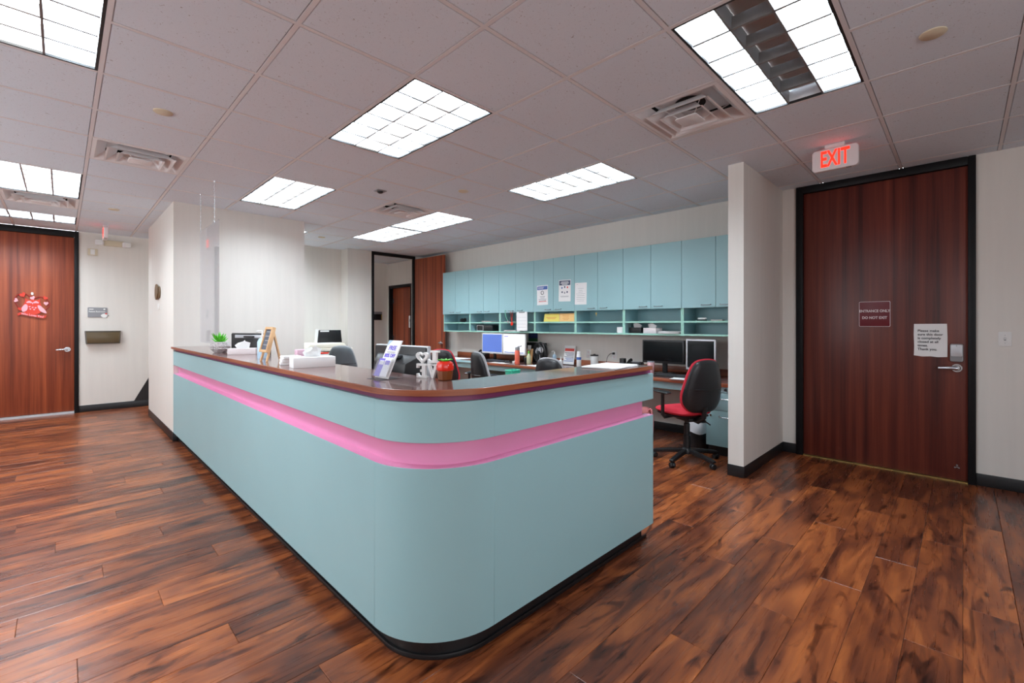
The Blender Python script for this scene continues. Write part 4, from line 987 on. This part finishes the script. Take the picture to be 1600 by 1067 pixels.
# --- things on the back worktop
def front_monitor(label, y, z0, z1, w, rim, screen, x=4.88, foot=True, print_=None):
    t = thing('computer_monitor', label, 'monitor', (x, y, WZ+.001), 0, 'computer monitors')
    a, b = z0-WZ, z1-WZ
    MB().box(.002, -w/2, a, .035, w/2, b).build('bezel', M[rim], t, .004)
    MB().box(.0005, -w/2+.018, a+.026, .002, w/2-.018, b-.018).build('screen', M[screen], t, smooth=0)
    MB().box(.035, -w*.3, a+.05, .06, w*.3, b-.05).build('rear_cover', M['black'], t, .008)
    MB().box(.055, -.03, .01, .075, .03, a+.12).build('neck', M['black'], t, .004)
    MB().prism(rrect(.19, .22, .03), 'z', 0, .012).xf(Matrix.Translation((.05, 0, 0))).build('foot', M['black'], t, .003)
    if print_ == 'window':
        MB().box(0, w/2-.13, b-.05, .0006, w/2-.028, b-.038).build('title_bar', M['purple'], t, smooth=0)
        MB().box(0, -w/2+.03, a+.03, .0006, w/2-.03, a+.042).build('task_bar', M['blueprint'], t, smooth=0)
        for k in range(5): MB().box(0, w/2-.20, b-.09-.03*k, .0006, w/2-.04, b-.087-.03*k).build('print_line', M['greyink'], t, smooth=0)
    return t
front_monitor('white monitor with a plain blue screen on the back worktop', 5.58, .845, 1.175, .51, 'white', 'screen_blue')
front_monitor('white monitor showing a white window on the back worktop', 5.065, .845, 1.172, .50, 'white', 'screen_white', print_='window')
front_monitor('wide black monitor with a dark screen behind the pink tumbler', 2.55, .86, 1.133, .53, 'black', 'blackgloss')
front_monitor('squarish silver-framed monitor with a dark screen behind the red chair', 2.095, .81, 1.152, .335, 'silver', 'blackgloss')
def keyboard(label, loc, rz, w=.42, d=.14):
    t = thing('keyboard', label, 'keyboard', loc, rz, 'keyboards on the back worktop')
    MB().prism([(-d/2, 0), (d/2, 0), (d/2, .022), (-d/2, .010)], 'y', -w/2, w/2).build('case', M['black'], t, .003)
    kc = MB().box(-.0065, -.0075, 0, .0065, .0075, .006).mesh('key', .001, 1)
    for r_ in range(5):
        for c_ in range(20):
            x = -d/2 + .022 + r_*.024; o = put('key', kc, M['keygrey'], t, (x, -w/2+.02+c_*(w-.04)/19, .0115+(x+d/2)*.0857)); o.scale = (1.2, 1, 1)
    return t
keyboard('black keyboard in front of the white monitors', (4.70, 5.30, WZ+.001), R(-4))
keyboard('black keyboard in front of the wide black monitor', (4.69, 2.335, WZ+.001), R(3), w=.38)
t = thing('computer_mouse', 'black computer mouse beside the keyboard of the white monitors', 'mouse', (4.66, 4.98, WZ+.001))
MB().puff([(.045*math.cos(a), .028*math.sin(a)) for a in [2*math.pi*k/16 for k in range(16)]], lambda u, w, k: (u, w, .012+k), .022, .012).build('shell', M['black'], t)
MB().cyl((-.02, -.004, .033), (-.02, .004, .033), .006, .006, 10).build('wheel', M['grey'], t)
def lathe_thing(name, label, cat, loc, parts, group=None):
    t = thing(name, label, cat, loc, 0, group)
    for pn, prof, m_ in parts: MB().lathe(prof, 22).build(pn, M[m_], t)
    return t
t = lathe_thing('water_bottle', 'salmon pink steel water bottle in front of the white monitors', 'water bottle', (4.62, 4.72, WZ+.001),
    [('body', [(.034, 0), (.037, .005), (.037, .19), (.034, .205)], 'salmon'), ('lid', [(.035, .205), (.036, .21), (.036, .245), (.03, .25)], 'grey')])
MB().tube([(0, 0, .248), (0, -.02, .262), (0, -.06, .262), (0, -.085, .270)], .008, 8).build('carry_loop', M['grey'], t)
t = lathe_thing('lotion_bottle', 'pale green lotion bottle with a green cap next to the desk fan', 'bottle', (4.80, 4.66, WZ+.001),
    [('body', [(.03, 0), (.033, .01), (.033, .10), (.022, .135), (.012, .15)], 'pale_green'), ('cap', [(.012, .15), (.014, .152), (.012, .178), (.006, .19)], 'green')])
t = thing('kraft_clipboard', 'kraft cardboard sheet leaning behind the lotion bottle', 'clipboard', (4.99, 4.86, WZ+.001))
MB().box(-.006, -.085, 0, .006, .085, .21).xf(Matrix.Rotation(R(8), 4, 'Y')).build('board', M['kraft'], t, .001)
MB().box(-.009, -.04, .19, -.006, .03, .26).xf(Matrix.Rotation(R(8), 4, 'Y')).build('tag_card', M['paper'], t)
box_thing('pen_cup', 'small dark pen cup beside the kraft board', 'pen cup', (4.81, 4.72, WZ+.001, 4.86, 4.77, WZ+.09), 'black', .006)
box_thing('speaker_box', 'black box standing against the wall behind the desk fan', 'box', (5.06, 4.62, WZ+.001, 5.16, 5.04, WZ+.30), 'black', .006)
t = thing('desk_fan', 'round black desk fan with grey blades beside the kraft board', 'fan', (4.93, 4.54, WZ+.001), R(-20))
for x_, r_ in ((-.05, .135), (.045, .135)): MB().tube([(x_, r_*math.cos(a), .165+r_*math.sin(a)) for a in [2*math.pi*k/32 for k in range(32)]], .007, 6, True).build('cage_ring', M['black'], t)
MB().tube([(0, .145*math.cos(a), .165+.145*math.sin(a)) for a in [2*math.pi*k/32 for k in range(32)]], .014, 6, True).build('housing', M['black'], t)
cg = MB()
for k in range(24):
    a = 2*math.pi*k/24; cg.tube([(-.06, .03*math.cos(a), .165+.03*math.sin(a)), (-.068, .09*math.cos(a), .165+.09*math.sin(a)), (-.05, .135*math.cos(a), .165+.135*math.sin(a))], .0014, 4)
tag(cg.build('front_grille', M['black'], t), kind='stuff')
for k in range(3):
    a = 2*math.pi*k/3+.4
    MB().puff(curve_pts([(.02, -.012), (.06, -.045), (.11, -.03), (.12, .02), (.07, .04), (.02, .015)], 4), lambda u, w, q, a=a: (-.02 + .35*w + q, u*math.cos(a)-w*math.sin(a), .165+u*math.sin(a)+w*math.cos(a)), .002, .002, 2).build('blade', M['silver'], t)
MB().cyl((-.062, 0, .165), (.03, 0, .165), .028, .028, 18).build('motor_hub', M['darkgrey'], t, .003)
MB().prism(rrect(.10, .16, .02), 'z', 0, .012).build('stand', M['black'], t, .003)
MB().tube([(0, -.07, .006), (0, -.15, .06), (0, -.165, .15)], .007, 6).tube([(0, .07, .006), (0, .15, .06), (0, .165, .15)], .007, 6).build('yoke', M['black'], t)
t = lathe_thing('sanitizer_bottle', 'clear blue hand sanitizer pump bottle beside the desk fan', 'bottle', (5.08, 4.40, WZ+.001),
    [('body', [(.03, 0), (.032, .008), (.032, .11), (.02, .135), (.012, .14)], 'skyblue'), ('collar', [(.013, .14), (.013, .158), (.005, .16), (.005, .178)], 'white')])
MB().tube([(0, 0, .178), (-.01, .01, .184), (-.03, .03, .178)], .005, 6).build('nozzle', M['white'], t)
t = lathe_thing('dropper_bottle', 'little white pump bottle in front of the printed stand card', 'bottle', (4.98, 4.19, WZ+.001),
    [('body', [(.025, 0), (.027, .006), (.027, .06), (.012, .075)], 'white'), ('neck', [(.009, .075), (.009, .095), (.004, .097), (.004, .12)], 'white')])
t = thing('stand_card', 'printed white stand card with a red heading on the back worktop', 'stand card', (5.10, 4.15, WZ+.001))
K_ = Matrix.Rotation(R(10), 4, 'Y')
MB().box(-.003, -.10, .004, .003, .10, .275).xf(K_).build('card', M['paper'], t, .001)
MB().box(-.0042, -.085, .195, -.003, .085, .235).xf(K_).build('heading', M['redink'], t, smooth=0)
for k in range(7): MB().box(-.004, -.085, .165-.02*k, -.003, .085-.02*(k % 3), .173-.02*k).xf(K_).build('print_line', M['navy' if k < 4 else 'blueprint'], t, smooth=0)
MB().box(-.03, -.10, 0, .06, .10, .004).build('foot', M['glass'], t)
lathe_thing('spray_can', 'white and blue aerosol can in front of the wall outlet', 'spray can', (4.90, 3.80, WZ+.001),
    [('body', [(.03, 0), (.033, .004), (.033, .16), (.027, .175)], 'white'), ('label', [(.0334, .10), (.0336, .101), (.0336, .135), (.0334, .136)], 'blueprint'), ('cap', [(.027, .175), (.027, .20), (.022, .215), (.004, .218)], 'white')])
lathe_thing('canister', 'white canister with a black lid on the back worktop', 'canister', (5.06, 3.655, WZ+.001),
    [('body', [(.052, 0), (.054, .004), (.054, .15)], 'white'), ('lid', [(.056, .15), (.056, .165), (.05, .168), (.02, .17), (.012, .178)], 'black')])
def outlet(y, label, plug):
    t = thing('wall_outlet', label, 'wall outlet', (X1, y, .90), 0, 'wall outlets above the back worktop')
    MB().prism(rrect(.074, .116, .006), 'x', -.005, 0).build('plate', M['white'], t, .002)
    for z in (-.026, .026): MB().prism(rrect(.034, .03, .01), 'x', -.0075, -.005).xf(Matrix.Translation((0, 0, z))).build('socket', M['exitface'], t)
    if plug:
        MB().box(-.035, -.014, .012, -.0075, .014, .04).build('plug', M['black'], t, .004)
        MB().tube(curve_pts([(-.035, 0, .026), (-.05, .03, .022), (-.05, .08, -.03), (-.04, .10, -.14), (-.03, .05, -.158), (-.05, -.06, -.158)], 6, False), .004, 6).build('cord', M['black'], t)
    return t
outlet(3.847, 'white wall outlet between the spray can and the canister', False)
outlet(3.418, 'white wall outlet with a black plug and curved cord', True)
outlet(2.915, 'white wall outlet half hidden by the wide black monitor', False)
box_thing('charger_block', 'black charger block beside the desk phone', 'charger', (4.95, 3.125, WZ+.001, 5.02, 3.185, WZ+.15), 'black', .005)
def phone(label, loc, rz):
    t = thing('desk_phone', label, 'telephone', loc, rz, 'desk telephones')
    MB().prism([(-.09, 0), (.09, 0), (.09, .10), (.06, .11), (-.09, .03)], 'y', -.10, .10).build('base', M['black'], t, .005)
    MB().box(.0, -.095, .001, .006, .02, .05).xf(Matrix.Translation((.02, 0, .083)) @ Matrix.Rotation(R(-55), 4, 'Y')).build('display', M['plaque'], t)
    MB().tube([(-.07, .07, .055), (-.05, .07, .075), (.03, .07, .125), (.06, .07, .125)], [.024, .016, .016, .024], 8).build('handset', M['black'], t)
    kk = MB().box(-.006, -.008, 0, .006, .008, .004).mesh('button')
    for r_ in range(4):
        for c_ in range(3): put('button', kk, M['grey'], t, (-.07+.022*r_, -.07+.028*c_, .042+.0125*r_))
    return t
phone('black desk phone with a lit display beside the wide black monitor', (5.0, 3.01, WZ+.001), 0)
phone('black desk phone with raised handset behind the white monitor with blue screen', (5.0, 5.98, WZ+.001), R(10))
t = thing('appointment_card', 'small white card propped in front of the desk phone', 'card', (4.88, 2.91, WZ+.001))
MB().box(-.002, -.05, 0, .002, .05, .065).xf(Matrix.Rotation(R(15), 4, 'Y')).build('card', M['paper'], t)
MB().box(-.001, -.048, 0, .025, .048, .002).build('fold', M['paper'], t)
lathe_thing('tumbler', 'pale pink tumbler with a clear lid at the edge of the back worktop', 'tumbler', (4.675, 2.585, WZ+.001),
    [('body', [(.030, 0), (.033, .004), (.041, .135), (.041, .15)], 'pinkcup'), ('lid', [(.042, .15), (.042, .157), (.036, .16), (.012, .162)], 'pet')])
lathe_thing('clear_bottle', 'small clear plastic bottle beside the partition wall', 'bottle', (4.72, 1.60, WZ+.001),
    [('body', [(.03, 0), (.032, .006), (.03, .07), (.033, .11), (.026, .15), (.013, .175)], 'pet'), ('cap', [(.014, .175), (.014, .195), (.01, .197)], 'white')])
box_thing('computer_tower', 'black upright computer box behind the silver-framed monitor', 'computer', (4.93, 1.56, WZ+.001, 5.14, 1.78, WZ+.33), 'black', .006)
sheets('desk_papers', 'white papers under the keyboard by the red chair', 'papers', (4.60, 2.13, WZ+.003), .22, .28, R(8), 3)
sheets('desk_papers', 'white papers lying beside the kraft board on the back worktop', 'papers', (4.60, 4.28, WZ+.003), .2, .28, R(-12), 4)
sheets('desk_papers', 'spread of white papers on the worktop end by the open door', 'papers', (4.66, 6.20, WZ+.003), .28, .40, R(4), 6)
sheets('desk_papers', 'white papers in front of the salmon bottle', 'papers', (4.585, 5.06, WZ+.003), .14, .3, R(0), 2)
t = thing('tape_dispenser', 'small white and black tape dispenser beside the salmon bottle', 'tape dispenser', (4.72, 4.86, WZ+.001))
MB().prism([(-.05, 0), (.05, 0), (.05, .025), (.015, .045), (-.03, .03), (-.05, .035)], 'y', -.02, .02).build('body', M['white'], t, .004)
MB().cyl((.015, -.012, .04), (.015, .012, .04), .026, .026, 18).build('tape_roll', M['grey'], t)
t = thing('wall_poster', 'small dark blue and green picture on the wall above the desk fan', 'poster', (X1-.001, 4.94, 1.05))
MB().box(-.004, -.10, 0, 0, .10, .135).build('sheet', M['posterdark'], t)
MB().box(-.0046, -.10, 0, -.004, .10, .05).build('green_band', M['postergreen'], t, smooth=0)
t = thing('aqua_bin', 'aqua plastic basket beside the black chair with grey upholstery', 'basket', (4.22, 4.40, .50))
mb = MB(); a_, b_ = rrect(.13, .12, .02), rrect(.17, .15, .025)
n = len(a_); th = .004
mb.add([(x, y, 0) for x, y in a_] + [(x, y, .2) for x, y in b_] + [(x*.97, y*.97, .2) for x, y in b_] + [(x*.97, y*.97, th) for x, y in a_],
       [(k, (k+1) % n, n+(k+1) % n, n+k) for k in range(n)] + [(n+k, n+(k+1) % n, 2*n+(k+1) % n, 2*n+k) for k in range(n)] + [(2*n+k, 2*n+(k+1) % n, 3*n+(k+1) % n, 3*n+k) for k in range(n)] + [tuple(range(n-1, -1, -1)), tuple(range(3*n, 4*n))])
mb.build('tub', M['aqua'], t)
MB().tube([(x*1.01, y*1.01, .2) for x, y in b_], .007, 6, True).build('rim', M['aqua'], t)
t2 = thing('low_stool', 'small black stool carrying the aqua basket', 'stool', (4.22, 4.40, 0))
MB().prism(rrect(.34, .30, .04), 'z', .465, .498).build('seat', M['black'], t2, .006)
for sx in (-1, 1):
    for sy in (-1, 1): MB().cyl((sx*.15, sy*.12, 0), (sx*.12, sy*.10, .465), .014, .014, 10).build('leg', M['black'], t2)
t = thing('waste_bin', 'black waste bin with a white liner under the worktop behind the red chair', 'waste bin', (4.76, 2.06, 0))
MB().lathe([(.10, 0), (.105, .004), (.135, .27), (.135, .275), (.128, .275), (.10, .012)], 24).build('bin', M['black'], t)
mb = MB(); n = 28
for j, (r_, z) in enumerate(((.125, .27), (.137, .285), (.142, .27), (.145, .22), (.141, .17))):
    mb.v += [((r_+.006*math.sin(5*a+j)+.004*math.sin(9*a))*math.cos(a), (r_+.006*math.sin(5*a+j)+.004*math.sin(9*a))*math.sin(a), z+.012*math.sin(4*a+j*.7)*(j > 2)) for a in [2*math.pi*k/n for k in range(n)]]
for j in range(4): mb.f += [(j*n+k, j*n+(k+1) % n, (j+1)*n+(k+1) % n, (j+1)*n+k) for k in range(n)]
mb.build('liner', M['liner'], t)
t = thing('backpack', 'dusty pink bag with looped straps on the floor under the back worktop', 'bag', (4.62, 2.68, 0), R(45))
MB().puff(rrect(.28, .36, .09), lambda u, w, k: (k, u, w+.19), .09, .09, 4).build('bag_body', M['backpack'], t, smooth=60)
for s in (-1, 1): MB().tube(curve_pts([(-.06, s*.07, .33), (-.13, s*.08, .36), (-.16, s*.09, .24), (-.13, s*.09, .08), (-.08, s*.09, .05)], 6, False), .011, 6).build('strap', M['backpack'], t)

# --- things in the cubbies and on the cabinet doors
t = thing('cable_bundle', 'black coiled cable in the upper cubby beside the open door', 'cable', (4.98, 6.47, SH2+.001))
MB().tube([(.04*math.cos(a)*(1+.1*math.sin(3*a)), .07*math.sin(a), .008+.0022*a) for a in [2*math.pi*k/14 for k in range(60)]], .006, 5).build('coil', M['black'], t)
MB().tube([(0, .02, .06), (.01, -.04, .07), (-.02, -.11, .02)], .007, 6).build('plug_end', M['black'], t)
sheets('cubby_papers', 'white papers in the upper cubby above the radio box', 'papers', (4.97, 5.72, SH2+.001), .2, .22, R(4), 6, step=.003)
sheets('cubby_papers', 'white papers in the upper cubby behind the red lanyard', 'papers', (4.97, 5.14, SH2+.001), .2, .3, R(-4), 4, step=.002)
sheets('cubby_papers', 'white papers in the lower cubby behind the red lanyard', 'papers', (4.97, 5.16, SH1+.001), .2, .24, R(6), 6, step=.003)
sheets('cubby_papers', 'thick pile of white papers beside the white tissue box in the cubby', 'papers', (4.96, 2.46, SH1+.001), .2, .26, R(-3), 10, step=.0028)
sheets('cubby_papers', 'few white papers in the upper cubby next to the partition wall', 'papers', (4.95, 1.93, SH2+.001), .16, .12, R(10), 4, step=.003)
t = thing('radio_box', 'black radio with a silver end panel in the lower cubby', 'radio', (4.96, 5.80, SH1+.001))
MB().box(-.05, -.20, 0, .08, .20, .10).build('case', M['black'], t, .004)
MB().box(-.054, .03, .0, -.05, .20, .10).build('face_frame', M['grey'], t, .002)
MB().box(-.056, .045, .012, -.054, .185, .085).build('display', M['blackgloss'], t)
t = thing('hanging_sheet', 'white sheet hanging in front of the cubbies next to the red lanyard', 'paper sheet', (4.835, 4.84, 1.225))
MB().box(-.001, -.115, 0, .001, .115, .285).build('sheet', M['paper'], t, smooth=0)
MB().box(-.006, -.06, .27, .004, .06, .29).build('clip', M['grey'], t)
for k in range(4): MB().box(-.0016, -.095, .05+.05*k, -.001, .09, .052+.05*k).build('print_line', M['greyink'], t, smooth=0)
box_thing('note_cube', 'small white note block under the hanging sheet', 'note block', (4.88, 4.93, SH1+.001, 4.95, 5.0, SH1+.045), 'paper', .001)
t = thing('red_lanyard', 'red lanyard with a round tag hanging below a cabinet handle', 'lanyard', (4.835, 5.06, 1.33))
MB().tube([(0, -.02, .19), (0, -.012, .12), (0, 0, .03)], .004, 6).tube([(0, .03, .19), (0, .015, .12), (0, .0, .03)], .004, 6).build('strap', M['red'], t)
MB().cyl((-.004, 0, .0), (.004, 0, .0), .028, .028, 20).build('tag', M['red'], t, .001)
MB().box(-.004, .008, .03, .004, .04, .11).build('key_fob', M['black'], t, .003)
t = thing('green_lanyard', 'green lanyard looped over a cabinet handle', 'lanyard', (4.815, 5.085, 1.38))
MB().tube(curve_pts([(0, .09, .15), (-.006, .10, .16), (0, .11, .14), (0, .09, .06), (0, .05, .0)], 6, False), .005, 6).build('cord', M['greencord'], t)
MB().box(-.004, .03, -.04, .004, .05, .0).build('clasp', M['chrome'], t, .002)
def cubby_card(label, y, m_, ink, tilt, w):
    t = thing('cubby_card', label, 'card', (4.90, y, SH2+.001), 0, 'coloured cards standing in the cubby')
    MB().prism([(-w/2, 0), (w/2, 0), (w/2-tilt, .115), (-w/2+tilt*.2, .115)], 'x', -.002, .002).build('card', M[m_], t, smooth=0)
    MB().box(.002, -w*.3, 0, .05, w*.3, .003).build('support', M[m_], t)
    return t
t = cubby_card('yellow card with an orange line of print standing in the cubby', 4.30, 'yellow', 'amber', .02, .30)
lines(t, 'x', -.002, 0, .06, [.2, .15], .018, .008, 'amber')
t = cubby_card('pale orange card standing beside the yellow card', 4.01, 'orange', 'amber', .0, .27)
lines(t, 'x', -.002, .02, .085, [.12, .1, .12, .09], .02, .006, 'amber')
box_thing('white_carton', 'white carton at the end of the empty lower cubby', 'carton', (4.90, 3.09, SH1+.001, 5.0, 3.19, SH1+.075), 'paper', .002)
tissue_box('black tissue box in the lower cubby', (4.97, 2.93, SH1+.001), R(85), 'black', (.17, .11, .07), 'tissue boxes')
tissue_box('white tissue box in the lower cubby beside a black one', (4.96, 2.72, SH1+.001), R(80), 'exitface', (.19, .12, .065), 'tissue boxes')
t = thing('hole_punch', 'small black and white stapler in the upper cubby next to the partition wall', 'stapler', (4.93, 2.10, SH2+.001), R(70))
MB().box(-.06, -.015, 0, .06, .015, .012).build('base_plate', M['black'], t, .003)
MB().box(-.06, -.012, .016, .05, .012, .034).build('arm', M['white'], t, .005)
t = thing('door_key', 'brass key hanging below a cabinet door', 'key', (4.856, 3.48, 1.462))
MB().lathe([(.012, 0), (.013, .003), (.012, .006)], 14).xf(Matrix.Rotation(R(90), 4, 'Y')).build('bow', M['brass'], t)
MB().box(0, -.003, -.035, .005, .003, -.01).build('blade', M['brass'], t)
def notice(label, y, z, w, h, tilt=0):
    t = thing('cabinet_notice', label, 'notice', (CFX-.0005, y, z), 0, 'notices on the cabinet doors'); t.rotation_euler = (R(tilt), 0, 0)
    MB().box(-.001, -w/2, -h/2, 0, w/2, h/2).build('sheet', M['paper'], t, smooth=0)
    return t
t = notice('notice with a blue heading and a dark ring taped to a cabinet door', 4.43, 1.745, .215, .285, -1)
MB().box(-.0016, -.10, .08, -.001, .10, .13).build('heading', M['blueprint'], t, smooth=0)
lines(t, 'x', -.0016, .03, .112, [.12, .1], .016, .006, 'paper')
MB().tube([(-.0014, .026*math.cos(a), .035+.026*math.sin(a)) for a in [2*math.pi*k/20 for k in range(20)]], .004, 4, True).build('ring', M['ink'], t)
lines(t, 'x', -.001, 0, -.02, [.10, .08, .15, .14], .02, .007, 'greyink'); lines(t, 'x', -.001, 0, -.092, [.15], .02, .008, 'redink')
t = notice('notice with a navy heading and small figures taped to a cabinet door', 4.01, 1.79, .215, .30, 1)
MB().box(-.0016, -.10, .075, -.001, .10, .14).build('heading', M['navy'], t, smooth=0)
lines(t, 'x', -.0016, 0, .12, [.13, .15, .10], .016, .008, 'paper')
for yy, zz, m_ in ((.05, .04, 'blueprint'), (-.05, .045, 'redink'), (0, .05, 'navy'), (.045, -.02, 'navy'), (-.045, -.02, 'navy'), (0, -.03, 'greyink')): MB().prism([(yy+u, zz+w) for u, w in rrect(.022, .026, .008, 3)], 'x', -.0016, -.001).build('figure', M[m_], t, smooth=0)
lines(t, 'x', -.001, 0, -.075, [.15, .14], .012, .004, 'greyink')
t = notice('plain white sheet of typed lines taped beside the cabinet gap', 3.73, 1.735, .20, .295, 1)
lines(t, 'x', -.001, .06, .125, [.03], .02, .003, 'greyink'); lines(t, 'x', -.001, 0, .07, [.1, .06, .08, .15, .13, .15, .14, .12], .024, .003, 'greyink')
